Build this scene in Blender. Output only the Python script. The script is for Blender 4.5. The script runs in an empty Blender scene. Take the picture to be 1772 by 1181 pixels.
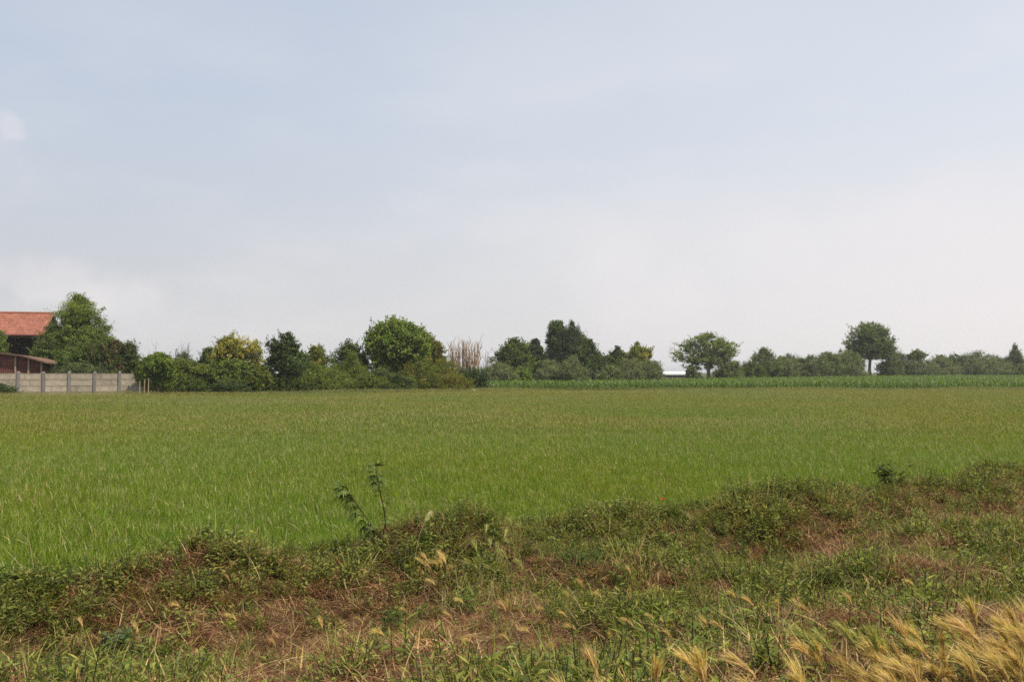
import bpy, math, random
import numpy as np
from mathutils import Vector, Matrix

S = bpy.context.scene
COL = S.collection
R = math.radians

# ------------------------------------------------------------------ camera, sky, sun, exposure
CAM_Z, PITCH, F = 2.0, R(1.81), 1723.0           # F: focal length in pixels of the 1772 px wide photograph
cam_d = bpy.data.cameras.new('camera')
cam_d.lens, cam_d.sensor_width = 35.0, 36.0
cam_d.clip_start, cam_d.clip_end = 0.1, 9000.0
cam = bpy.data.objects.new('camera', cam_d)
cam.location = (0, 0, CAM_Z)
cam.rotation_euler = (R(90) + PITCH, 0, 0)
COL.objects.link(cam)
S.camera = cam

SUN_EL, SUN_AZ = R(56), R(118)                   # azimuth clockwise from the view direction (+Y)
SKY_STRENGTH = 0.10
world = bpy.data.worlds.new('World')
S.world = world
world.use_nodes = True
nt = world.node_tree
nt.nodes.clear()
def N(tree, typ, **kw):
    n = tree.nodes.new(typ)
    for k, v in kw.items():
        setattr(n, k, v)
    return n
def math_node(tree, op, a, b=None, clamp=False):
    n = N(tree, 'ShaderNodeMath', operation=op, use_clamp=clamp)
    for i, v in enumerate((a, b)):
        if v is None: continue
        if isinstance(v, (int, float)): n.inputs[i].default_value = v
        else: tree.links.new(v, n.inputs[i])
    return n.outputs[0]
def maprange(tree, v, a, b, c=0.0, d=1.0, smooth=True):
    n = N(tree, 'ShaderNodeMapRange')
    n.interpolation_type = 'SMOOTHSTEP' if smooth else 'LINEAR'
    tree.links.new(v, n.inputs[0])
    for i, x in enumerate((a, b, c, d)): n.inputs[i + 1].default_value = x
    return n.outputs[0]
def mixrgb(tree, fac, a, b, blend='MIX'):
    n = N(tree, 'ShaderNodeMix', data_type='RGBA', blend_type=blend)
    for sock, v in ((n.inputs[0], fac), (n.inputs[6], a), (n.inputs[7], b)):
        if isinstance(v, (int, float)): sock.default_value = v
        elif isinstance(v, tuple): sock.default_value = v if len(v) == 4 else v + (1,)
        else: tree.links.new(v, sock)
    return n.outputs[2]

sky = N(nt, 'ShaderNodeTexSky', sky_type='NISHITA')
sky.sun_disc = False
sky.sun_elevation, sky.sun_rotation = SUN_EL, SUN_AZ
sky.air_density, sky.dust_density, sky.ozone_density = 1.0, 2.0, 1.0
tc = N(nt, 'ShaderNodeTexCoord')
sep = N(nt, 'ShaderNodeSeparateXYZ')
nt.links.new(tc.outputs['Generated'], sep.inputs[0])
dx, dy, dz = sep.outputs
# summer haze: the clear sky whitens towards the horizon and towards the sun side
hz = maprange(nt, dz, -0.02, 0.50, 0.97, 0.80)
hazecol = mixrgb(nt, maprange(nt, dx, -0.55, 0.65), (5.55, 5.60, 5.72), (7.55, 7.25, 7.2))
hazehigh = mixrgb(nt, maprange(nt, dx, -0.55, 0.65), (4.9, 5.5, 6.5), (6.8, 7.15, 7.75))
hazecol = mixrgb(nt, maprange(nt, dz, 0.0, 0.30), hazecol, hazehigh)
col = mixrgb(nt, hz, sky.outputs[0], hazecol)
# thin veil of cloud and a few soft cumulus heads
nz = N(nt, 'ShaderNodeTexNoise'); nz.inputs['Scale'].default_value = 3.2; nz.inputs['Detail'].default_value = 7.0; nz.inputs['Roughness'].default_value = 0.55
mp = N(nt, 'ShaderNodeMapping'); mp.inputs['Scale'].default_value = (1.0, 1.0, 2.6); mp.inputs['Location'].default_value = (3.1, 0.4, 1.7)
mp.inputs['Rotation'].default_value = (0, R(-14), 0)
nt.links.new(tc.outputs['Generated'], mp.inputs[0]); nt.links.new(mp.outputs[0], nz.inputs['Vector'])
veil = math_node(nt, 'MULTIPLY', maprange(nt, nz.outputs[0], 0.40, 0.68, 0.0, 0.30), maprange(nt, dz, 0.16, 0.42, 1.0, 0.25))
col = mixrgb(nt, veil, col, (7.7, 7.45, 7.4))
def puff(cx, cz, rx, rz, amt, seed):
    global col
    d = Vector((cx, 1, cz)).normalized()
    a = math_node(nt, 'DIVIDE', math_node(nt, 'SUBTRACT', dx, d.x), rx)
    b = math_node(nt, 'DIVIDE', math_node(nt, 'SUBTRACT', dz, d.z), rz)
    r2 = math_node(nt, 'SQRT', math_node(nt, 'ADD', math_node(nt, 'MULTIPLY', a, a), math_node(nt, 'MULTIPLY', b, b)))
    n2 = N(nt, 'ShaderNodeTexNoise'); n2.inputs['Scale'].default_value = 0.55 / rz; n2.inputs['Detail'].default_value = 5.0
    m2 = N(nt, 'ShaderNodeMapping'); m2.inputs['Location'].default_value = (seed, seed * 1.7, seed * .6)
    nt.links.new(tc.outputs['Generated'], m2.inputs[0]); nt.links.new(m2.outputs[0], n2.inputs['Vector'])
    r2 = math_node(nt, 'ADD', r2, math_node(nt, 'MULTIPLY', math_node(nt, 'SUBTRACT', n2.outputs[0], 0.5), 2.2))
    f = maprange(nt, r2, 0.35, 1.15, amt, 0.0)
    f = math_node(nt, 'MULTIPLY', f, maprange(nt, dy, 0.0, 0.2))
    col = mixrgb(nt, f, col, (7.9, 7.35, 7.45))
puff(-0.46, 0.085, 0.075, 0.030, 0.30, 1.3)
puff(-0.40, 0.075, 0.05, 0.026, 0.22, 4.3)
puff(-0.508, 0.250, 0.013, 0.012, 0.26, 2.9)
puff(0.40, 0.10, 0.30, 0.085, 0.30, 6.1)
puff(0.52, 0.17, 0.22, 0.05, 0.22, 8.4)
bg = N(nt, 'ShaderNodeBackground')
bg.inputs['Strength'].default_value = SKY_STRENGTH
nt.links.new(col, bg.inputs['Color'])
wo = N(nt, 'ShaderNodeOutputWorld')
nt.links.new(bg.outputs[0], wo.inputs['Surface'])

sun_d = bpy.data.lights.new('sun', 'SUN')
sun_d.energy, sun_d.angle, sun_d.color = 5.0, R(0.8), (1.0, 0.91, 0.76)
sun = bpy.data.objects.new('sun', sun_d)
sun_dir = Vector((math.sin(SUN_AZ) * math.cos(SUN_EL), math.cos(SUN_AZ) * math.cos(SUN_EL), math.sin(SUN_EL)))
sun.rotation_euler = sun_dir.to_track_quat('Z', 'Y').to_euler()
sun.location = sun_dir * 60
COL.objects.link(sun)

S.view_settings.view_transform = 'Standard'
S.view_settings.look = 'None'
S.view_settings.exposure = 0.22
S.view_settings.gamma = 1.0
S.view_settings.use_curve_mapping = False
S.render.engine = 'CYCLES'
S.cycles.filter_width = 1.6
S.cycles.use_denoising = False
S.cycles.max_bounces = 6
S.cycles.diffuse_bounces = 3
S.cycles.glossy_bounces = 2
S.cycles.transmission_bounces = 3
S.cycles.volume_bounces = 0

# ------------------------------------------------------------------ helpers
def at(px, py, Y):
    """the point at distance Y that the photograph shows at pixel px, py"""
    u, v = (px - 886) / F, (590.5 - py) / F
    fw = math.cos(PITCH) - v * math.sin(PITCH)
    up = v * math.cos(PITCH) + math.sin(PITCH)
    return Vector((u / fw * Y, Y, CAM_Z + up / fw * Y))

def lump_noise(seed, n=14, lo=1.0, hi=3.5):
    r = np.random.default_rng(seed)
    k = r.normal(size=(n, 3)); k /= np.linalg.norm(k, axis=1)[:, None]
    k *= r.uniform(lo, hi, n)[:, None]
    ph = r.uniform(0, 6.283, n)
    def f(p):
        return np.cos(p @ k.T + ph).sum(1) / math.sqrt(n / 2)
    return f

class MB:
    """collects shapes and links them as one mesh object"""
    def __init__(s):
        s.v, s.f, s.c, s.n = [], [], [], 0
    def add(s, v, f, c=(1, 1, 1)):
        v = np.asarray(v, float).reshape(-1, 3)
        s.v.append(v)
        s.f.append(np.asarray(f, int) + s.n)
        c = np.asarray(c, float)
        s.c.append(np.broadcast_to(c, (len(v), 3)) if c.ndim == 1 else c)
        s.n += len(v)
    def box(s, x0, x1, y0, y1, z0, z1, c=(1, 1, 1), M=None):
        v = np.array([(x, y, z) for z in (z0, z1) for y in (y0, y1) for x in (x0, x1)], float)
        if M is not None: v = np.array([tuple(M @ Vector(p)) for p in v])
        s.add(v, [(0, 2, 3, 1), (4, 5, 7, 6), (0, 1, 5, 4), (2, 6, 7, 3), (0, 4, 6, 2), (1, 3, 7, 5)], c)
    def tube(s, pts, rad, sides=6, c=(1, 1, 1), cap=True):
        pts = [Vector(p) for p in pts]
        vs, fs = [], []
        for i, p in enumerate(pts):
            d = (pts[min(i + 1, len(pts) - 1)] - pts[max(i - 1, 0)]).normalized()
            a = d.orthogonal().normalized()
            if i and pa is not None:
                a = (pa - d * pa.dot(d)).normalized()
            pa = a
            b = d.cross(a)
            r = rad[i] if hasattr(rad, '__len__') else rad
            for k in range(sides):
                t = 2 * math.pi * k / sides
                vs.append(tuple(p + (a * math.cos(t) + b * math.sin(t)) * r))
        for i in range(len(pts) - 1):
            for k in range(sides):
                k2 = (k + 1) % sides
                fs.append((i * sides + k, i * sides + k2, (i + 1) * sides + k2, (i + 1) * sides + k))
        s.add(vs, fs, c)
        if cap and sides == 4:
            s.f.append(np.array([(s.n - 4, s.n - 3, s.n - 2, s.n - 1)]))
    def mesh(s, name, mat, smooth=False):
        me = bpy.data.meshes.new(name)
        v = np.concatenate(s.v)
        me.vertices.add(len(v)); me.vertices.foreach_set('co', v.ravel())
        lo = np.concatenate([f.ravel() for f in s.f])
        ct = np.concatenate([np.full(len(f), f.shape[1]) for f in s.f])
        me.loops.add(len(lo)); me.loops.foreach_set('vertex_index', lo.astype(np.int32))
        me.polygons.add(len(ct))
        st = np.concatenate([[0], np.cumsum(ct)[:-1]])
        me.polygons.foreach_set('loop_start', st.astype(np.int32))
        me.polygons.foreach_set('loop_total', ct.astype(np.int32))
        me.polygons.foreach_set('use_smooth', np.full(len(ct), bool(smooth)))
        ca = me.color_attributes.new('Col', 'FLOAT_COLOR', 'POINT')
        c = np.concatenate([np.concatenate(s.c), np.ones((len(v), 1))], 1)
        ca.data.foreach_set('color', c.ravel())
        me.update(calc_edges=True); me.validate()
        if mat: me.materials.append(mat)
        return me
    def build(s, name, mat, parent=None, loc=None, smooth=False):
        return link(name, s.mesh(name, mat, smooth), parent, loc)

def link(name, data, parent=None, loc=None):
    o = bpy.data.objects.new(name, data)
    COL.objects.link(o)
    if parent: o.parent = parent
    if loc is not None: o.location = loc
    return o
def tag(o, label=None, cat=None, group=None, kind=None):
    for k, v in (('label', label), ('category', cat), ('group', group), ('kind', kind)):
        if v: o[k] = v
    return o
def thing(name, label, cat, loc=(0, 0, 0), rz=0, group=None):
    o = bpy.data.objects.new(name, None)
    COL.objects.link(o)
    o.location, o.rotation_euler = loc, (0, 0, rz)
    o.empty_display_size = 0.2
    return tag(o, label, cat, group)

def leaves(mb, P, axis, nrm, L, W, C):
    """diamond shaped leaves with a slight fold: centres P, long axis, normal, length, width, colour"""
    axis = axis / np.linalg.norm(axis, axis=1)[:, None]
    side = np.cross(axis, nrm); side /= np.linalg.norm(side, axis=1)[:, None] + 1e-9
    up = np.cross(side, axis)
    L = np.broadcast_to(L, (len(P),))[:, None]; W = np.broadcast_to(W, (len(P),))[:, None]
    v = np.stack([P - axis * L / 2, P + side * W / 2 - axis * L * .05 + up * W * .18, P + axis * L / 2 - up * W * .15, P - side * W / 2 - axis * L * .05 + up * W * .18], 1)
    n = len(P)
    f = np.arange(n * 4).reshape(n, 4)
    mb.add(v.reshape(-1, 3), f, np.repeat(C, 4, 0))

def blades(mb, base, az, elev, length, width, droop, C, seg=3, tipC=None):
    """grass blades that start at elevation elev and bend over by droop"""
    n = len(base)
    h = np.stack([np.cos(az), np.sin(az), np.zeros(n)], 1)
    side = np.stack([-np.sin(az), np.cos(az), np.zeros(n)], 1)
    p = base.copy()
    rows, cols = [], []
    tipC = C if tipC is None else tipC
    for i in range(seg + 1):
        t = i / seg
        w = width * (1 - t ** 1.6) * .5 + .0003
        rows.append(p - side * w[:, None]); rows.append(p + side * w[:, None])
        cc = C * (1 - t) + tipC * t
        cols += [cc, cc]
        e = elev - droop * (t + .5 / seg)
        p = p + (h * np.cos(e)[:, None] + np.array([0, 0, 1.0]) * np.sin(e)[:, None]) * (length / seg)[:, None]
    v = np.stack(rows, 1); c = np.stack(cols, 1)
    m = 2 * (seg + 1)
    f = []
    b = np.arange(n)[:, None] * m
    for i in range(seg):
        f.append(b + np.array([[2 * i, 2 * i + 1, 2 * i + 3, 2 * i + 2]]))
    mb.add(v.reshape(-1, 3), np.concatenate(f), c.reshape(-1, 3))
    return p

# ------------------------------------------------------------------ materials
def material(name):
    m = bpy.data.materials.new(name)
    m.use_nodes = True
    t = m.node_tree
    return m, t, t.nodes['Principled BSDF'], t.nodes['Material Output']
def leaf_material(name, rough=0.5, spec=0.3, trans=0.35, vary=0.25, patch=None, hue=0.03):
    m, t, p, out = material(name)
    a = N(t, 'ShaderNodeAttribute', attribute_name='Col')
    oi = N(t, 'ShaderNodeObjectInfo')
    hsv = N(t, 'ShaderNodeHueSaturation')
    t.links.new(a.outputs['Color'], hsv.inputs['Color'])
    t.links.new(maprange(t, oi.outputs['Random'], 0, 1, 1 - vary, 1 + vary, False), hsv.inputs['Value'])
    t.links.new(maprange(t, math_node(t, 'FRACT', math_node(t, 'MULTIPLY', oi.outputs['Random'], 7.31)), 0, 1, .5 - hue, .5 + hue, False), hsv.inputs['Hue'])
    c = hsv.outputs[0]
    if patch:                                    # slow change of tint across the field
        sc, tint, amt = patch
        g = N(t, 'ShaderNodeNewGeometry')
        nz = N(t, 'ShaderNodeTexNoise'); nz.inputs['Scale'].default_value = sc; nz.inputs['Detail'].default_value = 3
        t.links.new(g.outputs['Position'], nz.inputs['Vector'])
        c = mixrgb(t, maprange(t, nz.outputs[0], .35, .68, 0, amt), c, tint, 'MULTIPLY')
    t.links.new(c, p.inputs['Base Color'])
    p.inputs['Roughness'].default_value = rough
    p.inputs['Specular IOR Level'].default_value = spec
    tr = N(t, 'ShaderNodeBsdfTranslucent')
    t.links.new(mixrgb(t, 1.0, c, (1.25, 1.3, .7), 'MULTIPLY'), tr.inputs['Color'])
    mx = N(t, 'ShaderNodeMixShader'); mx.inputs[0].default_value = trans
    t.links.new(p.outputs[0], mx.inputs[1]); t.links.new(tr.outputs[0], mx.inputs[2])
    t.links.new(mx.outputs[0], out.inputs['Surface'])
    return m
def rough_material(name, c1, c2, scale=4.0, rough=0.85, bump=0.3, stretch=(1, 1, 1), spec=0.25, streak=None):
    m, t, p, out = material(name)
    g = N(t, 'ShaderNodeTexCoord')
    mp = N(t, 'ShaderNodeMapping'); mp.inputs['Scale'].default_value = stretch
    oi = N(t, 'ShaderNodeObjectInfo')
    va = N(t, 'ShaderNodeVectorMath', operation='MULTIPLY_ADD')
    cv = N(t, 'ShaderNodeCombineXYZ')
    for q in range(3): t.links.new(oi.outputs['Random'], cv.inputs[q])
    t.links.new(cv.outputs[0], va.inputs[0]); va.inputs[1].default_value = (37.0, 11.0, 53.0); t.links.new(g.outputs['Object'], va.inputs[2])
    t.links.new(va.outputs[0], mp.inputs[0])
    nz = N(t, 'ShaderNodeTexNoise'); nz.inputs['Scale'].default_value = scale; nz.inputs['Detail'].default_value = 8; nz.inputs['Roughness'].default_value = .65
    t.links.new(mp.outputs[0], nz.inputs['Vector'])
    c = mixrgb(t, maprange(t, nz.outputs[0], .3, .7), c1, c2)
    if streak:
        n2 = N(t, 'ShaderNodeTexNoise'); n2.inputs['Scale'].default_value = streak[0]; n2.inputs['Detail'].default_value = 5
        m2 = N(t, 'ShaderNodeMapping'); m2.inputs['Scale'].default_value = (1, 1, .15)
        t.links.new(va.outputs[0], m2.inputs[0]); t.links.new(m2.outputs[0], n2.inputs['Vector'])
        c = mixrgb(t, maprange(t, n2.outputs[0], .5, .72, 0, streak[2]), c, streak[1])
    hsv = N(t, 'ShaderNodeHueSaturation')
    t.links.new(c, hsv.inputs['Color']); t.links.new(maprange(t, oi.outputs['Random'], 0, 1, .85, 1.12, False), hsv.inputs['Value'])
    a = N(t, 'ShaderNodeAttribute', attribute_name='Col')
    t.links.new(mixrgb(t, 1.0, hsv.outputs[0], a.outputs['Color'], 'MULTIPLY'), p.inputs['Base Color'])
    p.inputs['Roughness'].default_value = rough
    p.inputs['Specular IOR Level'].default_value = spec
    bp = N(t, 'ShaderNodeBump'); bp.inputs['Strength'].default_value = bump; bp.inputs['Distance'].default_value = .03
    t.links.new(nz.outputs[0], bp.inputs['Height']); t.links.new(bp.outputs[0], p.inputs['Normal'])
    return m

M_TREE = leaf_material('tree_leaf', vary=0.0, hue=0.0, trans=.35, rough=.6, spec=.18)
M_FIELD = leaf_material('field_grass', vary=.09, patch=(.09, (1.17, 1.0, .85), 1.0), trans=.35, rough=.55, spec=.14, hue=.012)
M_CORN = leaf_material('maize_leaf', vary=.22, trans=.3, rough=.4, spec=.25, hue=.012)
M_VERGE = leaf_material('verge_plant', vary=.3, trans=.34, rough=.55, spec=.15, hue=.02)
M_STRAW = leaf_material('dry_straw', vary=.35, trans=.2, rough=.65, hue=.015, spec=.15)
M_BARLEY = leaf_material('barley', vary=.12, trans=.35, rough=.5, hue=.01, spec=.2)
M_BARK = rough_material('bark', (.11, .085, .06), (.20, .165, .125), 6, .9, .6, (1, 1, .3))
M_CANE = rough_material('dry_cane', (.27, .20, .14), (.42, .32, .23), 3, .8, .2)
M_CONC = rough_material('weathered_concrete', (.30, .25, .19), (.42, .355, .28), 3.5, .9, .35, streak=(2.2, (.20, .18, .155), .65))
M_POST = rough_material('grey_concrete', (.15, .14, .13), (.22, .205, .19), 5, .9, .35, streak=(3, (.16, .155, .15), .5))
M_TILE = rough_material('clay_tile', (.215, .080, .050), (.285, .118, .080), 1.7, .8, .2, streak=(1.2, (.28, .10, .07), .5))
M_RUST = rough_material('rusty_sheet', (.10, .035, .026), (.17, .062, .045), 3.0, .85, .3, (1, 1, .4), streak=(2.0, (.06, .03, .025), .6))
M_WOOD = rough_material('old_timber', (.26, .19, .13), (.38, .29, .20), 5, .85, .4, (1, 1, .2))
M_BROWNROOF = rough_material('brown_roof_sheet', (.13, .075, .055), (.20, .12, .08), 3, .8, .3)
M_DARKWALL = rough_material('dark_brick_wall', (.06, .045, .035), (.10, .07, .05), 4, .9, .3)
M_WHITEROOF = rough_material('white_roof_sheet', (.62, .62, .62), (.70, .70, .69), 1, .5, .1)
M_GREYWALL = rough_material('grey_panel_wall', (.30, .31, .32), (.38, .39, .39), 1.2, .8, .1)
M_STONE = rough_material('pale_stone', (.45, .40, .33), (.56, .50, .42), 5, .9, .5)

# ------------------------------------------------------------------ ground
BX = np.array([-40, -12, -4.6, -1.84, 0, 3.2, 8.3, 16, 60.])
BY = np.array([-12, 2.0, 7.5, 10.2, 11.3, 13.2, 16.9, 21.6, 44.])
def border(x):
    """far edge of the rough verge: beyond it the hay field begins"""
    x = np.asarray(x, float)
    return np.interp(x, BX, BY) + .22 * np.sin(x * 1.7 + .4) + .14 * np.sin(x * 4.1 + 1.3) + .08 * np.sin(x * 9.3)
def sstep(a, b, t):
    t = np.clip((t - a) / (b - a), 0, 1)
    return t * t * (3 - 2 * t)
_gn = lump_noise(5, 20, .8, 5.0)
def ground_z(x, y):
    x = np.asarray(x, float); y = np.asarray(y, float)
    s = y - .40 * x
    d = border(x) - y
    z = .82 - .70 * sstep(1.5, 7.5, s)
    inside = sstep(-.6, .8, d)
    z = z * inside
    rim = (.13 + .10 * sstep(-4, 0, x)) * np.exp(-((d - .75) / .75) ** 2) - .10 * np.exp(-((d - 2.6) / .9) ** 2)
    q = np.stack([x, y, 0 * x], -1).reshape(-1, 3)
    bump = _gn(q).reshape(x.shape) * .060 * sstep(-.5, 1.0, d) * sstep(60, 20, np.abs(y))
    far = .55 * sstep(110, 240, y) * sstep(-20, 90, x)
    return z + rim + bump + far

xs = np.unique(np.concatenate([np.linspace(-14, 18, 190), np.linspace(-120, 140, 70), np.linspace(-4500, 4500, 40)]))
ys = np.unique(np.concatenate([np.linspace(-6, 22, 170), np.linspace(22, 260, 60), np.linspace(-900, 6000, 40)]))
GX, GY = np.meshgrid(xs, ys)
GZ = ground_z(GX, GY)
nx, ny = len(xs), len(ys)
i = np.arange(nx * ny).reshape(ny, nx)
g = MB()
g.add(np.stack([GX, GY, GZ], -1).reshape(-1, 3), np.stack([i[:-1, :-1], i[:-1, 1:], i[1:, 1:], i[1:, :-1]], -1).reshape(-1, 4))
m, t, p, out = material('ground_soil')
geo = N(t, 'ShaderNodeNewGeometry')
n1 = N(t, 'ShaderNodeTexNoise'); n1.inputs['Scale'].default_value = 9; n1.inputs['Detail'].default_value = 9; n1.inputs['Roughness'].default_value = .75
n2 = N(t, 'ShaderNodeTexNoise'); n2.inputs['Scale'].default_value = .9; n2.inputs['Detail'].default_value = 4
t.links.new(geo.outputs['Position'], n1.inputs['Vector']); t.links.new(geo.outputs['Position'], n2.inputs['Vector'])
vc = mixrgb(t, maprange(t, n1.outputs[0], .3, .7), (.032, .018, .009), (.095, .050, .026))
fc = mixrgb(t, maprange(t, n1.outputs[0], .3, .7), (.045, .05, .014), (.085, .095, .028))
mask = N(t, 'ShaderNodeAttribute', attribute_name='field')
c = mixrgb(t, mask.outputs['Fac'], vc, fc)
t.links.new(c, p.inputs['Base Color']); p.inputs['Roughness'].default_value = .95; p.inputs['Specular IOR Level'].default_value = .1
bp = N(t, 'ShaderNodeBump'); bp.inputs['Strength'].default_value = .8; bp.inputs['Distance'].default_value = .04
t.links.new(n1.outputs[0], bp.inputs['Height']); t.links.new(bp.outputs[0], p.inputs['Normal'])
ground = g.build('ground', m, smooth=True)
fa = ground.data.attributes.new('field', 'FLOAT', 'POINT')
fa.data.foreach_set('value', (1 - sstep(-.3, .5, border(GX) - GY)).ravel())
tag(ground, 'flat farmland with a rough bank falling away from the road', 'ground', kind='structure')

# ------------------------------------------------------------------ barn, lean-to, fence, far shed
def hedge_y(px): return 75 + .0215 * px

# barn: tiled roof on brick piers, open side towards the field; local x runs along the ridge (to the right), y away from us
E0 = at(76, 580.5, 100.0)                                     # right end of the front eave
ang = math.atan2(1.1, 4.5)
barn = thing('barn', 'open-sided farm barn with an orange clay tile roof behind the concrete fence', 'barn', (E0.x, E0.y, 0), ang)
EZ, RZ, HALF, LEN = E0.z, at(93, 543.5, 104.5).z, 4.63, 17.0
rf = MB()
rows, ncol = 12, 70
def slope_pt(u, k, dz=0): # u 0..1 up the slope
    return (0, HALF * u, EZ + (RZ - EZ) * u + dz)
for side in (0, 1):
    for r_ in range(rows):
        u0, u1 = r_ / rows, (r_ + 1.12) / rows
        xsn = np.linspace(-LEN, 0, ncol * 4 + 1)
        w = .035 * np.abs(np.sin(np.arange(ncol * 4 + 1) * math.pi / 4))
        def ln(u, lift):
            y = HALF * u if side == 0 else 2 * HALF - HALF * u
            return np.stack([xsn, np.full_like(xsn, y), EZ + (RZ - EZ) * u + w + lift], 1)
        a, b = ln(u0, .085), ln(min(u1, 1.0), .02)
        lo = ln(u0, 0.0)
        n_ = len(xsn); k = np.arange(n_ - 1)[:, None]
        jit = np.repeat(np.random.default_rng(r_ + 40 * side).uniform(.78, 1.14, ncol), 4)
        jit = np.append(jit, jit[-1])
        cj = np.tile(np.stack([jit, jit, jit], 1), (2, 1))
        rf.add(np.concatenate([a, b]), np.concatenate([k, k + 1, k + 1 + n_, k + n_], 1), cj)
        rf.add(np.concatenate([lo, a]), np.concatenate([k, k + 1, k + 1 + n_, k + n_], 1), cj)
roof = rf.build('roof', M_TILE, barn)
rb = MB()
for k in range(42):
    x1 = -k * .405
    rb.tube([(x1 - .43, HALF, RZ + .06), (x1 + .02, HALF, RZ + .075)], [.115, .13], 8)
rb.build('ridge_tiles', M_TILE, roof)
ub = MB()                                                     # boarding under the tiles, ends and rafters
for side in (0, 1):
    y0, y1 = (0.12, HALF) if side == 0 else (2 * HALF - .12, HALF)
    v = [(-LEN + .05, y0, EZ - .03), (-.05, y0, EZ - .03), (-.05, y1, RZ - .06), (-LEN + .05, y1, RZ - .06)]
    v2 = [(a, b, c_ - .05) for a, b, c_ in v]
    ub.add(v + v2, [(0, 1, 2, 3), (7, 6, 5, 4), (0, 4, 5, 1), (2, 6, 7, 3), (1, 5, 6, 2), (0, 3, 7, 4)])
ub.build('roof_boarding', M_WOOD, roof)
for k in range(5):
    pm = MB(); x1 = -.6 - k * 3.9
    pm.box(x1 - .25, x1 + .25, .35, .85, 0, EZ + .05)
    pm.build('pillar', M_DARKWALL, barn)
w_ = MB(); w_.box(-LEN + .3, -.35, 2 * HALF - .9, 2 * HALF - .6, 0, EZ + .1); w_.build('back_wall', M_DARKWALL, barn)
w_ = MB()
gy = [.9, 2 * HALF - .9]
v = [(-.6, gy[0], 0), (-.6, gy[1], 0), (-.6, gy[1], EZ + .2), (-.6, HALF, RZ - .25), (-.6, gy[0], EZ + .2)]
v2 = [(-.35, b, c_) for a, b, c_ in v]
w_.add(v + v2, [(0, 1, 2, 3, 4)]); w_.f.append(np.array([(9, 8, 7, 6, 5)])); w_.f.append(np.array([(0, 5, 6, 1), (1, 6, 7, 2), (2, 7, 8, 3), (3, 8, 9, 4), (4, 9, 5, 0)]))
w_.build('gable_wall', M_DARKWALL, barn)
bm_ = MB(); bm_.box(-LEN + .2, -.2, .45, .70, EZ - .26, EZ - .04); bm_.build('eave_beam', M_WOOD, barn)
gt = MB(); gt.tube([(-LEN, -.06, EZ - .03), (.02, -.06, EZ - .03)], .07, 8); gt.build('gutter', M_RUST, barn)

# lean-to: rust brown sheets on posts, in front of the barn
YS = 84.0
lean = thing('lean_to_shed', 'low rust-brown sheet metal lean-to with timber posts in front of the barn', 'shed', (at(36, 650, YS).x, YS, 0))
lx = lambda px: at(px, 650, YS).x - lean.location.x
ztop = lambda px: at(px, np.interp(px, [-60, 0, 40, 72], [603, 610.5, 616, 624]), YS).z
edges_px = [-60, -20, 26.5, 49.5, 71.5]
for a, b in zip(edges_px[:-1], edges_px[1:]):
    pm = MB(); n_ = 14
    xx = np.linspace(lx(a) + .06, lx(b) - .06, n_ * 2 + 1)
    off = np.where(np.arange(n_ * 2 + 1) % 2 == 0, 0, .035)
    zt = np.interp(xx, [lx(a), lx(b)], [ztop(a), ztop(b)]) - .05
    k = np.arange(len(xx) - 1)[:, None]; n0 = len(xx)
    pm.add(np.concatenate([np.stack([xx, off, 0 * xx + .1], 1), np.stack([xx, off, zt], 1)]), np.concatenate([k, k + 1, k + 1 + n0, k + n0], 1))
    pm.add(np.concatenate([np.stack([xx, off + .04, 0 * xx + .1], 1), np.stack([xx, off + .04, zt], 1)]), np.concatenate([k + n0, k + 1 + n0, k + 1, k], 1))
    pm.build('wall_panel', M_RUST, lean)
for px in (-20, 26.5, 49.5, 71.5):
    pm = MB(); x1 = lx(px); pm.box(x1 - .06, x1 + .06, -.07, .05, 0, ztop(px) - .06)
    pm.build('post', M_WOOD, lean)
sw = MB(); sw.box(lx(71.5) - .03, lx(71.5) + .03, .06, 4.2, .05, ztop(71.5) - .45); sw.build('side_wall', M_RUST, lean)
for (a, za, b, zb) in ((-62, 602.5, 40, 614.5), (40.3, 615, 82, 626.5)):
    A, B = at(a, za, YS), at(b, zb, YS); A -= lean.location; B -= lean.location
    pm = MB()
    v = [(A.x, -.35, A.z), (B.x, -.35, B.z), (B.x, 4.4, B.z - .25), (A.x, 4.4, A.z - .25)]
    pm.add(v + [(q[0], q[1], q[2] - .13) for q in v], [(0, 1, 2, 3), (7, 6, 5, 4), (0, 4, 5, 1), (2, 6, 7, 3), (1, 5, 6, 2), (0, 3, 7, 4)])
    pm.build('roof_sheet', M_BROWNROOF, lean)

# precast concrete fence: posts and stacked planks, each a part
FA, FB = at(29 - 4 * 45.5, 650, 74.6), at(29 + 5 * 44.2, 650, 78.6)
FA.z = FB.z = 0
nb = 9
fd = (FB - FA); bay = fd.length / nb; fang = math.atan2(fd.y, fd.x)
fence = thing('concrete_fence', 'weathered precast concrete fence of grey posts and stacked planks at the field edge', 'fence', FA, fang)
pmz = MB(); pmz.box(-.10, .10, -.11, .09, -.3, 2.03); pmz.add([(-.10, -.11, 2.03), (.10, -.11, 2.03), (.10, .09, 2.03), (-.10, .09, 2.03), (0, -.01, 2.09)], [(0, 1, 4), (1, 2, 4), (2, 3, 4), (3, 0, 4)])
post_me = pmz.mesh('post', M_POST)
ZS = [0.02, .50, .985, 1.47, 1.94]
plank_me = []
for k in range(4):
    pm = MB()
    h = ZS[k + 1] - ZS[k] - .026
    L = bay - .206
    pm.box(0, L, -.025, .03, 0, h)
    pm.box(0, L, -.036, -.0255, h - .05, h - .004)           # moulded top rib of the plank
    pm.box(0, .09, -.029, -.0255, .01, h - .055); pm.box(L - .09, L, -.029, -.0255, .01, h - .055)
    plank_me.append(pm.mesh('plank', M_CONC))
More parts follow.
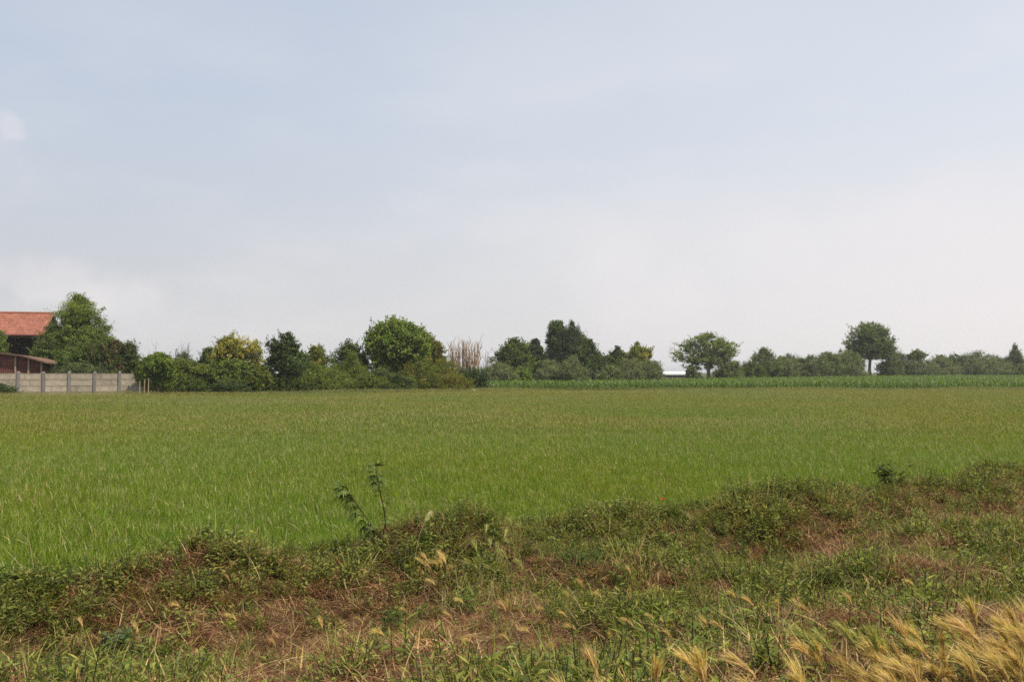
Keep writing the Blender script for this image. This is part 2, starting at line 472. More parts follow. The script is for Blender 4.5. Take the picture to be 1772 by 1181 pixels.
rf_ = random.Random(3)
for k in range(nb + 1):
    o = link('post', post_me, fence, (k * bay, 0, rf_.uniform(-.02, .02)))
    o.rotation_euler = (rf_.uniform(-.012, .012), rf_.uniform(-.012, .012), 0)
    if k < nb:
        for j in range(4):
            o = link('plank', plank_me[j], fence, (k * bay + .103, rf_.uniform(-.004, .004), ZS[j] + rf_.uniform(-.004, .004)))
            o.rotation_euler.x = rf_.uniform(-.006, .006)

# long low shed far behind the maize
YW = 300.0
A, B = at(1143, 646, YW), at(1204, 646, YW)
shed = thing('farm_shed', 'long low grey shed with a white roof seen in the gap behind the maize', 'shed', (A.x, YW, 0))
W = B.x - A.x
ez = at(1160, 647.5, YW).z; rz = at(1160, 643.2, YW).z
sm = MB(); sm.box(0, W, .3, 11.7, 0, ez - .02); sm.build('wall', M_GREYWALL, shed)
sm = MB()
v = [(-.4, -.3, ez), (W + .4, -.3, ez), (W + .4, 6, rz), (-.4, 6, rz), (W + .4, 12.3, ez), (-.4, 12.3, ez)]
v += [(a, b, c_ - .2) for a, b, c_ in v]
sm.add(v, [(0, 1, 2, 3), (3, 2, 4, 5), (6, 9, 8, 7), (9, 11, 10, 8), (0, 6, 7, 1), (5, 4, 10, 11), (1, 7, 8, 2), (2, 8, 10, 4), (0, 3, 9, 6), (3, 5, 11, 9)])
sm.build('roof', M_WHITEROOF, shed)
for k in range(5):
    x1 = W * (k + .5) / 5
    sm = MB(); sm.box(x1 - 1.1, x1 + 1.1, .22, .298, ez - 1.3, ez - .4); sm.build('window', M_DARKWALL, shed)
sm = MB(); sm.box(-.42, W + .42, -.36, -.302, ez - .32, ez + .04); sm.build('fascia', M_WHITEROOF, shed)

# ------------------------------------------------------------------ trees and shrubs
PAL = {
 'mid':    [(0.111, 0.150, 0.026), (0.137, 0.182, 0.034), (0.088, 0.125, 0.023)],
 'light':  [(0.188, 0.237, 0.043), (0.219, 0.269, 0.053), (0.150, 0.200, 0.037)],
 'dark':   [(0.062, 0.088, 0.022), (0.080, 0.110, 0.027), (0.050, 0.070, 0.019)],
 'bluish': [(0.065, 0.094, 0.037), (0.080, 0.112, 0.045), (0.053, 0.075, 0.031)],
 'olive':  [(0.156, 0.168, 0.029), (0.186, 0.192, 0.036), (0.130, 0.146, 0.024)],
 'goldol': [(0.218, 0.196, 0.034), (0.184, 0.178, 0.030), (0.247, 0.213, 0.039)],
 'golden': [(.36, .31, .060), (.42, .36, .080), (.25, .26, .050)],
 'willow': [(0.194, 0.214, 0.097), (0.233, 0.248, 0.119), (0.158, 0.176, 0.078)],
 'sage':   [(0.153, 0.178, 0.071), (0.186, 0.212, 0.090), (0.123, 0.148, 0.057)],
 'vivid':  [(0.150, 0.219, 0.027), (0.181, 0.256, 0.035), (0.112, 0.175, 0.025)],
 'rust':   [(0.143, 0.105, 0.044), (0.165, 0.121, 0.050), (0.088, 0.094, 0.033)],
}
def profile(shape, t):
    if shape == 'round': return np.sqrt(np.clip(1 - (2 * t - 1) ** 2, 0, 1))
    if shape == 'bush': return np.sqrt(np.clip(1 - np.abs(t) ** 2.3, 0, 1)) * (.86 + .14 * np.sin(np.clip(t * 2.2, 0, 1) * math.pi * .5))
    if shape == 'cone': return np.clip(1 - t, 0, 1) ** .72 * np.clip(t * 9 + .55, 0, 1)
    if shape == 'egg': return np.sin(math.pi * np.clip(t, 0, 1) ** .75) ** .65
    if shape == 'mush': return np.where(t < .35, .62 + .38 * np.sin(t / .35 * math.pi / 2), np.sqrt(np.clip(1 - ((t - .35) / .65) ** 2.4, 0, 1)))
    return np.ones_like(t)

def crown_mesh(mb, seed, ctr, z0, z1, rx, ry, shape, pal, ncl, nlf, cs, L, Wd, lump=.22, gap=0.0, bias=None, shell=.5, droop=0.0, core=True):
    rg = np.random.default_rng(seed)
    pal = [np.array(c_) for c_ in (PAL[pal] if isinstance(pal, str) else sum([PAL[q] for q in pal], []))]
    f1, f2, f3 = lump_noise(seed + 1, 10, 1.4, 4.2), lump_noise(seed + 2, 12, 3.0, 7.5), lump_noise(seed + 3, 12, 5.0, 10.0)
    out_ = []
    H = z1 - z0
    while len(out_) < ncl:
        n_ = ncl * 3
        t = rg.uniform(0, 1, n_); ph = rg.uniform(0, 2 * math.pi, n_)
        w = profile(shape, t)
        keep = rg.uniform(0, 1, n_) < w ** 1.0
        rr = rg.uniform(0, 1, n_) ** shell
        d = np.stack([np.cos(ph), np.sin(ph), (t - .5) * 2], 1)
        q = 1 + lump * f1(d) + .10 * f3(d) + .06 * rg.normal(size=n_)
        x = np.cos(ph) * w * rr * q; y = np.sin(ph) * w * rr * q
        zt = .5 + (t - .5) * (1 + .12 * f1(d + 3) * lump / .22) if shape != 'cone' else t
        if gap: keep &= f2(np.stack([x, y, zt * 2], 1) * 1.6) > gap - 1.4
        P = np.stack([x, y, np.clip(zt, -.02, 1.03), w * 0 + rr], 1)[keep]
        out_ += list(P)
    P = np.array(out_[:ncl])
    C0 = np.stack([P[:, 0] * rx, P[:, 1] * ry, z0 + P[:, 2] * H - cs * .6 * P[:, 2]], 1)
    n = ncl * nlf
    idx = np.repeat(np.arange(ncl), nlf)
    g_ = rg.normal(size=(n, 3)); g_ /= np.linalg.norm(g_, axis=1)[:, None]
    rad = rg.uniform(.25, 1, n) ** .5
    sz = (rg.uniform(.45, 1.35, ncl) * (1.15 - .35 * P[:, 3]))[idx]
    pts = C0[idx] + g_ * (rad * sz * cs)[:, None] * np.array([1, 1, .8])
    pts[:, 2] = np.maximum(pts[:, 2], z0 * .98 + .02)
    outw = g_ + C0[idx] / np.array([max(rx, .1), max(ry, .1), 1]) * np.array([1, 1, 0]) * .5 + np.array([0, 0, .45])
    nrm = outw + rg.normal(size=(n, 3)) * .55
    ax = rg.normal(size=(n, 3)) + np.array([0, 0, -droop])
    if bias is not None: ax = ax * .45 + np.array(bias) + g_ * .5
    ax -= nrm * ((ax * nrm).sum(1) / (nrm * nrm).sum(1))[:, None] * .8
    pi = rg.integers(0, len(pal), ncl)
    C = np.array(pal)[pi][idx] * rg.uniform(.72, 1.28, ncl)[idx][:, None] * rg.uniform(.7, 1.35, n)[:, None]
    leaves(mb, pts + np.array([ctr[0], ctr[1], 0]), ax, nrm, L * rg.uniform(.7, 1.3, n), Wd * rg.uniform(.7, 1.3, n), C)
    # young shoots that stand out of the outline
    so = np.where(P[:, 3] > .72)[0]
    if len(so):
        so = so[rg.random(len(so)) < .6]
        m_ = 9
        j = np.repeat(so, m_); t = np.tile(np.linspace(.3, 1, m_), len(so))
        dirs = C0[so] - np.array([0, 0, z0 + .35 * H]); dirs /= np.linalg.norm(dirs, axis=1)[:, None] + 1e-6
        dirs = dirs + rg.normal(size=dirs.shape) * .35 + np.array([0, 0, .45]); dirs /= np.linalg.norm(dirs, axis=1)[:, None]
        dd = np.repeat(dirs, m_, 0); ln = np.repeat(cs * rg.uniform(.9, 2.0, len(so)), m_)
        sp = C0[j] + dd * (ln * t)[:, None] + rg.normal(size=(len(j), 3)) * L * .3
        sp[:, 2] = np.clip(sp[:, 2], .05, z1 + cs * .5)
        nn = rg.normal(size=(len(j), 3)) + np.array([0, 0, .6])
        leaves(mb, sp + np.array([ctr[0], ctr[1], 0]), dd + rg.normal(size=dd.shape) * .6, nn, L * rg.uniform(.6, 1.1, len(j)), Wd * rg.uniform(.6, 1.1, len(j)),
               np.array(pal)[pi[j]] * 1.08 * rg.uniform(.75, 1.3, len(j))[:, None])
    return C0

def plant(name, label, cat, xl, xr, yt, Y, shape='bush', pal='mid', yb=None, seed=0, dens=1.0, leaf=.17, asp=.6, cs=None, lump=.22, gap=0.0,
          bias=None, trunk=None, group=None, depth=.8, limbs=5, shell=.5, parts=(), trunk_r=None, off=0, fork=None, droop=0.0, trunk_name='trunk'):
    """a tree or shrub standing at distance Y whose crown spans pixels xl..xr and rises to pixel row yt"""
    base = at((xl + xr) / 2, 640, Y)
    gz = float(ground_z(base.x, Y))
    rx = (xr - xl) / 2 / F * Y * (1.22 if shape == 'bush' else 1.10)
    z1 = at(0, yt, Y).z - gz
    z0 = 0.12 if yb is None else at(0, yb, Y).z - gz
    o = thing(name, label, cat, (base.x, Y, gz), 0, group)
    mb = MB()
    cs = cs or max(.24, min(rx, (z1 - z0) / 2) * .20)
    vol = rx * (z1 - z0)
    ncl = int(max(40, min(900, 11 * dens * vol / (cs * cs))))
    nlf = int(max(14, min(60, 2.3 * (cs / leaf) ** 2 * 3)))
    C0 = crown_mesh(mb, seed, (0, 0), z0, z1, max(rx - cs * .45, .2), max(rx * depth - cs * .45, .2), shape, pal, ncl, nlf, cs, leaf, leaf * asp, lump, gap, bias, shell, droop)
    for (pxl, pxr, pyt, pyb, sh, pl, k) in parts:              # extra lobes of the same crown
        cx = ((pxl + pxr) / 2 - (xl + xr) / 2) / F * Y
        r2 = (pxr - pxl) / 2 / F * Y
        za, zb = at(0, pyb, Y).z - gz, at(0, pyt, Y).z - gz
        c2 = max(.25, r2 * .3)
        n2 = int(max(10, min(200, 9 * dens * k * r2 * (zb - za) / (c2 * c2))))
        crown_mesh(mb, seed + 77 + int(pxl), (cx, 0), za, zb, max(r2 - c2 * .4, .15), max(r2 * .8 - c2 * .4, .15), sh, pl, n2, int(max(14, min(60, 7 * (c2 / leaf) ** 2))), c2, leaf, leaf * asp, lump, gap, bias, shell, droop)
    mb.build('crown', M_TREE, o)
    rg = random.Random(seed + 5)
    tb = MB()
    tr = trunk_r or max(.05, rx * .055)
    zt = z0 + (z1 - z0) * .45
    if yb is None and trunk is None:                           # shrub: several stems from the ground
        for k in range(4):
            e = C0[rg.randrange(len(C0))]
            tb.tube([(rg.uniform(-.2, .2) * rx, rg.uniform(-.2, .2) * rx, -.1), (e[0] * .4, e[1] * .4, max(.3, e[2] * .5)), tuple(e)], [tr * .6, tr * .45, tr * .15], 5)
    else:
        fk = fork if fork is not None else z0 + (z1 - z0) * .12
        pts = [(0, 0, -.15), (rg.uniform(-.1, .1), 0, fk * .5), (rg.uniform(-.15, .15), 0, fk), (rg.uniform(-.25, .25), 0, zt + (z1 - zt) * .5)]
        tb.tube(pts, [tr * 1.35, tr, tr * .85, tr * .2], 8)
        order = sorted(range(len(C0)), key=lambda q: rg.random())
        for q in order[:limbs * 3]:
            e = Vector(C0[q]); s0 = rg.uniform(.0, .55)
            st = Vector(pts[2]).lerp(Vector(pts[3]), s0)
            if e.z < st.z - .3: st = Vector(pts[2])
            tr_ = tr
            mid = st.lerp(e, .5) + Vector((0, 0, .12 * (e - st).length))
            tb.tube([st, mid, e], [tr * (.60 - .3 * s0), tr * .38, tr * .10], 5)
    tb.build(trunk_name if (yb is not None or trunk) else 'stems', M_BARK, o)
    return o

HEDGE = 'trees and shrubs along the left edge of the field'
MIDDLE = 'trees and shrubs behind the maize in the middle'
RIGHT = 'shrubs of the far right hedgerow'
T = lambda *a, **k: plant(*a, **k)
# --- behind the fence
T('broadleaf_tree', 'green leafy tree reaching in from the edge of the photo before the barn', 'tree', -70, 8, 564, 96, 'round', 'mid', yb=622, seed=11, group=HEDGE, leaf=.2)
T('tall_tree', 'tallest feathery green tree standing beside the orange tiled barn roof', 'tree', 84, 186, 512, 92, 'egg', ['light', 'mid'], yb=634, seed=12, group=HEDGE, leaf=.19, asp=.34, lump=.30, gap=.25, limbs=8, dens=1.15, shell=.6,
  parts=[(146, 216, 562, 636, 'egg', 'mid', 1.2), (64, 126, 552, 630, 'egg', 'mid', 1.2), (100, 172, 516, 560, 'round', 'light', .8)], bias=(0, 0, .35))
T('dark_shrub', 'dark green bushy shrub hiding the corner of the barn and lean-to', 'shrub', 52, 112, 579, 90, 'bush', ['mid', 'dark'], seed=13, group=HEDGE, lump=.3, leaf=.18)
T('broadleaf_tree', 'dark rounded tree filling the space behind the middle of the fence', 'tree', 100, 200, 592, 86, 'round', ['dark', 'mid'], yb=656, seed=14, group=HEDGE, lump=.3, leaf=.19, dens=1.2)
T('broadleaf_tree', 'dark brownish-green tree sloping down behind the right end of the fence', 'tree', 162, 240, 589, 85, 'round', ['dark', 'dark', 'rust'], yb=660, seed=15, group=HEDGE, lump=.3, parts=[(205, 246, 606, 660, 'round', 'dark', 1)], leaf=.18)
T('grey_green_shrub', 'low grey-green shrub peeping over the fence top', 'shrub', 84, 186, 628, 80.5, 'bush', ['sage', 'bluish'], seed=16, group=HEDGE, lump=.25, leaf=.15, asp=.3, bias=(0, 0, .8), depth=.35)
T('dark_shrub', 'small dark shrub growing against the left end of the fence', 'shrub', -24, 23, 663, 73.6, 'bush', ['dark', 'bluish'], seed=17, group=HEDGE, leaf=.12, depth=.7)
# --- hedge right of the fence
T('light_green_shrub', 'bright green shrub spilling over the end of the fence with bare stakes below', 'shrub', 240, 306, 613, 77.6, 'round', ['light', 'vivid', 'mid'], yb=668, seed=18, group=HEDGE, lump=.3, leaf=.18, trunk=True, parts=[(233, 262, 636, 668, 'round', 'light', 1)], depth=.6)
T('green_shrub', 'wide green shrub with a dark foot left of the golden tree', 'shrub', 262, 372, 624, 81.5, 'bush', ['mid', 'mid', 'olive'], seed=19, group=HEDGE, lump=.28, leaf=.17, depth=.5)
T('grey_green_shrub', 'hazy grey-green shrub under the bare branches', 'shrub', 288, 348, 608, 92, 'bush', ['sage', 'bluish'], seed=20, group=HEDGE, lump=.35, leaf=.18, asp=.35)
T('green_shrub', 'dark rounded shrub just left of the golden tree', 'shrub', 332, 384, 604, 90, 'bush', ['dark', 'mid', 'bluish'], seed=21, group=HEDGE, lump=.3, leaf=.18)
T('golden_tree', 'tree with golden yellow blossom over green leaves', 'tree', 364, 440, 575, 88, 'mush', ['golden', 'goldol', 'olive', 'golden'], yb=645, seed=22, group=HEDGE, lump=.32, gap=.5, leaf=.22, asp=.45, dens=.6,
  parts=[(415, 458, 590, 640, 'round', ['golden', 'olive'], 1), (362, 412, 584, 622, 'round', ['mid', 'olive'], .8), (358, 400, 612, 650, 'round', 'goldol', .9)], limbs=7)
T('young_broadleaf_tree', 'low broad-leaved green tree with thin trunks in front of the golden tree', 'tree', 352, 448, 624, 84, 'mush', ['mid', 'light', 'dark'], yb=668, seed=23, group=HEDGE, lump=.3, leaf=.28, asp=.5, dens=1.1, limbs=7, depth=.6)
T('dark_leaved_tree', 'dark open-branched tree with a visible trunk beside the golden tree', 'tree', 459, 520, 590, 83, 'egg', ['dark', 'dark', 'bluish'], yb=662, seed=24, group=HEDGE, lump=.3, gap=.8, leaf=.22, asp=.5, dens=.8, limbs=12, trunk_r=.27, cs=.34,
  parts=[(478, 516, 572, 625, 'egg', ['dark', 'bluish'], .55), (459, 486, 583, 612, 'egg', 'bluish', .5), (490, 520, 590, 640, 'egg', ['dark', 'mid'], .7)])
T('green_shrub', 'low olive shrub at the foot of the dark open tree', 'shrub', 428, 478, 636, 82.5, 'bush', ['mid', 'olive'], seed=25, group=HEDGE, lump=.3, leaf=.15, depth=.6)
T('dark_shrub', 'dark green shrub right behind the dark open tree', 'shrub', 498, 545, 608, 87, 'bush', ['dark', 'mid'], seed=26, group=HEDGE, lump=.3, leaf=.18)
T('golden_shrub', 'shrub with yellowish tips behind the hedge between two dark trees', 'shrub', 520, 578, 596, 93, 'bush', ['goldol', 'mid', 'olive'], seed=27, group=HEDGE, lump=.35, gap=.3, leaf=.2, dens=.9)
T('broad_leaved_shrub', 'dark large-leaved shrub behind the hedge left of the big round tree', 'shrub', 572, 640, 589, 93, 'bush', ['dark', 'mid', 'dark'], seed=28, group=HEDGE, lump=.3, leaf=.3, asp=.38)
T('feathery_shrub', 'feathery green shrub with a low rounded top left of the pointed one', 'shrub', 520, 588, 632, 85.5, 'bush', ['mid', 'olive', 'light'], seed=29, group=HEDGE, lump=.28, leaf=.2, asp=.22, bias=(0, 0, 1.0), depth=.6)
T('feathery_shrub', 'taller feathery green shrub with a pointed top left of the big round tree', 'shrub', 578, 642, 607, 87.5, 'cone', ['mid', 'olive', 'light'], seed=30, group=HEDGE, lump=.25, leaf=.2, asp=.22, bias=(0, 0, 1.0), dens=1.5, parts=[(556, 612, 626, 676, 'bush', 'mid', 1), (600, 650, 630, 676, 'bush', ['mid', 'dark'], 1)])
T('round_tree', 'big round bright green tree, the broadest in the left hedge', 'tree', 627, 741, 550, 92, 'round', ['light', 'vivid', 'mid'], yb=648, seed=31, group=HEDGE, lump=.16, leaf=.26, asp=.7, dens=1.35, cs=.55, limbs=8, trunk_r=.22)
T('rust_leaved_shrub', 'yellowish tree half hidden behind the right side of the big round tree', 'tree', 718, 758, 578, 97, 'egg', ['goldol', 'olive', 'rust'], yb=640, seed=32, group=HEDGE, leaf=.22, lump=.3)
T('dark_conifer', 'dark bluish conifer tips behind the right side of the big round tree', 'tree', 728, 765, 594, 100, 'egg', ['bluish', 'dark'], yb=650, seed=33, group=HEDGE, gap=.5, leaf=.24, asp=.3, lump=.4)
T('grey_green_shrub', 'grey-green low shrub in front of the big round tree', 'shrub', 618, 700, 634, 86.5, 'bush', ['sage', 'mid', 'bluish'], seed=34, group=HEDGE, lump=.25, leaf=.16, asp=.4, depth=.5)
T('olive_shrub', 'small olive-green shrub at the very edge of the field below the pointed shrub', 'shrub', 608, 664, 648, 84.5, 'bush', ['olive', 'mid'], seed=35, group=HEDGE, lump=.25, leaf=.15, asp=.4, depth=.5)
T('feathery_shrub', 'olive feathery shrub under the right side of the big round tree', 'shrub', 690, 765, 620, 89, 'bush', ['olive', 'goldol', 'mid'], seed=36, group=HEDGE, lump=.25, leaf=.2, asp=.2, bias=(0, 0, 1.0), depth=.6)
T('feathery_shrub', 'tall yellow-green feathery shrub beside the dry canes', 'shrub', 744, 798, 619, 91, 'bush', ['olive', 'olive', 'goldol'], seed=37, group=HEDGE, lump=.2, leaf=.2, asp=.2, bias=(.2, 0, 1.0), depth=.7)
T('feathery_shrub', 'lowest yellow-green feathery shrub at the field corner under the dry canes', 'shrub', 752, 818, 646, 88.5, 'bush', ['goldol', 'olive'], seed=38, group=HEDGE, lump=.2, leaf=.18, asp=.2, bias=(.4, 0, .8), depth=.5)
for k, (a, b, yt, Y, pal, lab) in enumerate([
    (468, 530, 650, 82.6, ['mid', 'dark'], 'low dark shrub at the field edge right of the dark open tree'),
    (372, 430, 655, 81.8, ['mid', 'bluish'], 'low bluish shrub at the field edge under the broad-leaved tree'),
    (528, 590, 654, 84, ['mid', 'olive'], 'low green shrub at the field edge under the rounded feathery shrub'),
    (664, 716, 650, 86, ['dark', 'mid'], 'low dark shrub at the field edge under the big round tree'),
    (296, 350, 652, 80.5, ['dark', 'mid'], 'low dark shrub at the field edge near the fence end')]):
    T('low_shrub', lab, 'shrub', a, b, yt, Y, 'bush', pal, seed=140 + k, group=HEDGE, lump=.3, leaf=.14, asp=.4, depth=.5)
# stakes under the bright shrub
stk = MB()
for px, top in ((241, 660), (249, 657), (256, 655)):
    p = at(px, 680, 76.6); p.z = 0
    s1 = MB(); s1.tube([(p.x, p.y, -.2), (p.x + .04, p.y, at(px, top, 76.6).z)], [.045, .035], 6)
    o = s1.build('wooden_stake', M_WOOD)
    tag(o, ('leftmost of the three thin stakes' if px == 241 else 'middle one of the three thin stakes' if px == 249 else 'rightmost of the three thin stakes') + ' under the bright shrub by the fence end', 'stake', 'stakes by the fence end')

def bare(name, label, cat, pxs, Y, yt, yb, n, mat, r, spread, seed, group=None, twigs=0):
    """a clump of leafless upright stems, each stem a part"""
    rg = random.Random(seed)
    c = at(sum(pxs) / 2, 640, Y); gz = float(ground_z(c.x, Y))
    o = thing(name, label, cat, (c.x, Y, gz), 0, group)
    w = (pxs[1] - pxs[0]) / 2 / F * Y
    for k in range(n):
        u = (k + rg.uniform(.1, .9)) / n * 2 - 1
        top = at(0, yt + (yb - yt) * (rg.random() ** 2) * .55 + abs(u) * 4, Y).z - gz
        x0 = u * w * .8 + rg.uniform(-.1, .1) * w; x1 = (u + rg.uniform(-.12, .12)) * w
        y0 = rg.uniform(-.6, .6)
        m_ = MB()
        pts = [Vector((x0 + (x1 - x0) * q ** 1.3 + rg.uniform(-spread, spread) * q, y0 * (1 + q * .5), top * q)) for q in (0, .3, .55, .75, .9, 1)]
        m_.tube(pts, [r, r * .95, r * .9, r * .85, r * .7, r * .3], 5)
        for _ in range(twigs):
            q = rg.uniform(.45, .95); i0 = min(4, int(q * 5))
            b_ = pts[i0].lerp(pts[i0 + 1], rg.random())
            e_ = b_ + Vector((rg.uniform(-.45, .45), rg.uniform(-.4, .4), rg.uniform(.35, .9)))
            m_.tube([b_, e_], [r * .5, r * .2], 4)
        m_.build('stem', mat, o)
    return o
bare('bare_tree', 'leafless grey branches rising behind the hedge left of the golden tree', 'tree', (296, 326), 91, 585, 640, 9, M_BARK, .035, .12, 5, HEDGE, 5)
bare('bare_tree', 'thin leafless twigs rising behind the hedge near the bright shrub', 'tree', (264, 274), 91, 598, 640, 4, M_BARK, .03, .1, 6, HEDGE, 3)
bare('cane_clump', 'clump of tall dry tan canes standing between hedge and maize', 'reeds', (779, 833), 96, 587, 640, 70, M_CANE, .048, .20, 7, HEDGE, 1)
bare('bare_tree', 'small leafless grey sapling just right of the dry canes', 'tree', (836, 850), 104, 607, 640, 6, M_BARK, .035, .12, 8, HEDGE, 4)
# dark green reed bed below the canes
rg = np.random.default_rng(31)
c = at(820, 640, 95)
reed = thing('reed_clump', 'dark green long-leaved reeds below the dry canes', 'reeds', (c.x, 95, 0), 0, HEDGE)
mb = MB(); n = 1500
wx = 26 / F * 95
bs = np.stack([rg.uniform(-wx, wx, n), rg.uniform(-1.6, 1.6, n), rg.uniform(0, 2.2, n) ** 1.0], 1)
cc = np.array(PAL['bluish'])[rg.integers(0, 3, n)] * rg.uniform(.7, 1.7, n)[:, None]
blades(mb, bs, rg.uniform(0, 6.28, n), rg.uniform(.9, 1.5, n), rg.uniform(.5, 1.0, n), np.full(n, .085), rg.uniform(.8, 2.2, n), cc)
mb.build('leaf_blades', M_TREE, reed)
mb = MB()
for k in range(40):
    x, y = rg.uniform(-wx, wx), rg.uniform(-1.4, 1.4)
    mb.tube([(x, y, 0), (x + rg.uniform(-.1, .1), y, rg.uniform(1.6, 2.5))], [.03, .015], 5, (.35, .5, .25))
mb.build('stems', M_CANE, reed)
# pale stone at the corner of the field
def rock(name, label, p, r, seed):
    f = lump_noise(seed, 9, 1, 3)
    u = np.linspace(0, 2 * math.pi, 13)[:-1]; v = np.linspace(-.5, 1.45, 7)
    P = np.array([[math.cos(a) * math.cos(b), math.sin(a) * math.cos(b), math.sin(b)] for b in v for a in u])
    P *= (1 + .14 * f(P * 1.6))[:, None]
    mb = MB(); q = np.arange(len(P)).reshape(7, 12); q2 = np.roll(q, -1, 1)
    mb.add(P * r, np.stack([q[:-1], q2[:-1], q2[1:], q[1:]], -1).reshape(-1, 4))
    o = mb.build(name, M_STONE, loc=p, smooth=False)
    return tag(o, label, 'stone')
p = at(817, 672, 92.5)
rock('pale_stone', 'pale stone heap lying at the field corner below the reeds', (p.x, 92.5, .30), (.30, .26, .22), 9)

# --- group in the middle, behind the maize
T('grey_green_shrub', 'grey-green willow-like shrub right of the reeds', 'shrub', 836, 892, 627, 124, 'bush', ['willow', 'sage'], seed=41, group=MIDDLE, leaf=.26, asp=.25, bias=(0, 0, .9), lump=.22)
T('broadleaf_tree', 'dense green tree left of the poplar in the middle group', 'tree', 856, 924, 587, 142, 'egg', ['mid', 'dark', 'mid'], yb=652, seed=42, group=MIDDLE, leaf=.3, lump=.3, parts=[(872, 900, 587, 625, 'egg', 'mid', 1), (858, 886, 612, 648, 'round', 'dark', 1)], dens=1.2)
T('broadleaf_tree', 'looser dark tree between the dense green tree and the poplar', 'tree', 910, 946, 590, 146, 'egg', ['dark', 'bluish'], yb=652, seed=43, group=MIDDLE, leaf=.3, lump=.38, gap=.4, parts=[(918, 938, 588, 618, 'egg', ['dark', 'bluish'], .8)])
T('green_shrub', 'small vivid green shrub between the two grey-green willows in the middle', 'shrub', 890, 924, 638, 126, 'bush', ['vivid', 'mid'], seed=44, group=MIDDLE, leaf=.24, lump=.25)
T('grey_green_shrub', 'grey-green willow shrub left of the taller one under the poplar', 'shrub', 924, 980, 626, 126, 'bush', ['willow', 'willow', 'sage'], seed=45, group=MIDDLE, leaf=.26, asp=.22, bias=(0, 0, .9), lump=.24)
T('grey_green_shrub', 'taller grey-green willow shrub in front of the dark conifer', 'shrub', 968, 1013, 617, 125, 'bush', ['willow', 'sage'], seed=46, group=MIDDLE, leaf=.26, asp=.22, bias=(0, 0, .9), lump=.28)
T('poplar_tree', 'tall green poplar with a ragged left side next to the dark conifer', 'tree', 944, 992, 558, 151, 'mush', ['mid', 'bluish', 'mid'], yb=640, seed=47, group=MIDDLE, leaf=.34, lump=.32, gap=.3, parts=[(953, 979, 557, 590, 'egg', 'mid', 1), (948, 966, 576, 606, 'round', 'mid', .8)])
T('dark_conifer', 'tall dark pointed conifer in the middle group', 'tree', 958, 1024, 558, 149, 'egg', ['bluish', 'bluish', 'dark'], yb=652, seed=48, group=MIDDLE, leaf=.34, asp=.3, dens=1.7, lump=.2, parts=[(976, 1004, 555, 600, 'cone', ['bluish', 'dark'], 1.2)], droop=.5)
T('dark_tree', 'dark green tree leaning against the right of the conifer', 'tree', 998, 1043, 590, 143, 'egg', ['mid', 'dark', 'bluish'], yb=662, seed=49, group=MIDDLE, leaf=.32, dens=1.5, lump=.3, parts=[(1004, 1026, 585, 620, 'egg', ['mid', 'sage'], .8), (1004, 1044, 618, 660, 'bush', ['bluish', 'dark'], 1.2)])
T('broadleaf_tree', 'dark tree just left of the golden-topped tree', 'tree', 1042, 1096, 602, 150, 'egg', ['dark', 'mid'], yb=654, seed=50, group=MIDDLE, leaf=.34, lump=.36)
T('golden_topped_tree', 'tree with a golden top in the right of the middle group', 'tree', 1078, 1132, 594, 150, 'egg', ['golden', 'goldol', 'olive', 'mid'], yb=646, seed=51, group=MIDDLE, leaf=.32, lump=.28)
T('green_shrub', 'small green shrub between the willows under the golden-topped tree', 'shrub', 1034, 1076, 634, 136, 'bush', ['sage', 'mid', 'willow'], seed=52, group=MIDDLE, leaf=.28, asp=.3, lump=.25)
T('grey_green_shrub', 'broad grey-green willow shrub below the golden-topped tree', 'shrub', 1066, 1112, 619, 138, 'bush', ['willow', 'sage'], seed=53, group=MIDDLE, leaf=.28, asp=.22, bias=(0, 0, .9), lump=.22, dens=1.1)
T('grey_green_shrub', 'rightmost grey-green willow shrub of the middle group before the white-roofed shed', 'shrub', 1100, 1149, 622, 139, 'bush', ['sage', 'willow', 'sage'], seed=54, group=MIDDLE, leaf=.28, asp=.22, bias=(0, 0, .9), lump=.2, dens=1.1, parts=[(1120, 1148, 624, 660, 'bush', 'sage', 1)])
# --- two lone round trees and the far hedgerow
def lone(label, xl, xr, yt, yb, Y, seed, pal, fork, parts, lump, gap, dens):
    return T('round_crowned_tree', label, 'tree', xl, xr, yt, Y, 'mush', pal, yb=yb, seed=seed, group='lone round-crowned trees in the far hedgerow', leaf=.27, asp=.5, cs=.48, lump=lump, gap=gap, dens=dens, limbs=14, shell=.42, fork=fork, trunk_r=.32, depth=.9, parts=parts)
lone('wide lone tree with an open spreading crown near the white-roofed shed', 1186, 1268, 577, 640, 168, 61, ['mid', 'light', 'sage'], 3.2, [(1174, 1212, 586, 610, 'round', ['mid', 'sage'], .8), (1184, 1214, 613, 636, 'round', ['mid', 'dark'], .7), (1240, 1279, 590, 616, 'round', ['light', 'sage'], .9), (1242, 1272, 612, 634, 'round', ['mid', 'sage'], .6), (1200, 1232, 575, 596, 'round', ['mid', 'light'], .7)], .30, 1.0, .48)
lone('lone tree with a neat rounded mushroom crown on a forked trunk, tallest on the right', 1468, 1543, 558, 622, 200, 62, ['mid', 'sage', 'mid'], 4.6, [(1464, 1498, 588, 622, 'round', ['mid', 'sage'], .7), (1513, 1548, 584, 622, 'round', ['mid', 'sage'], .7), (1474, 1538, 560, 596, 'round', 'mid', .8)], .12, .55, .95)
T('dark_shrub', 'small dark shrub standing just left of the wide lone tree trunk', 'shrub', 1188, 1209, 637, 162, 'bush', ['dark', 'sage'], seed=63, group=RIGHT, leaf=.3, lump=.2)
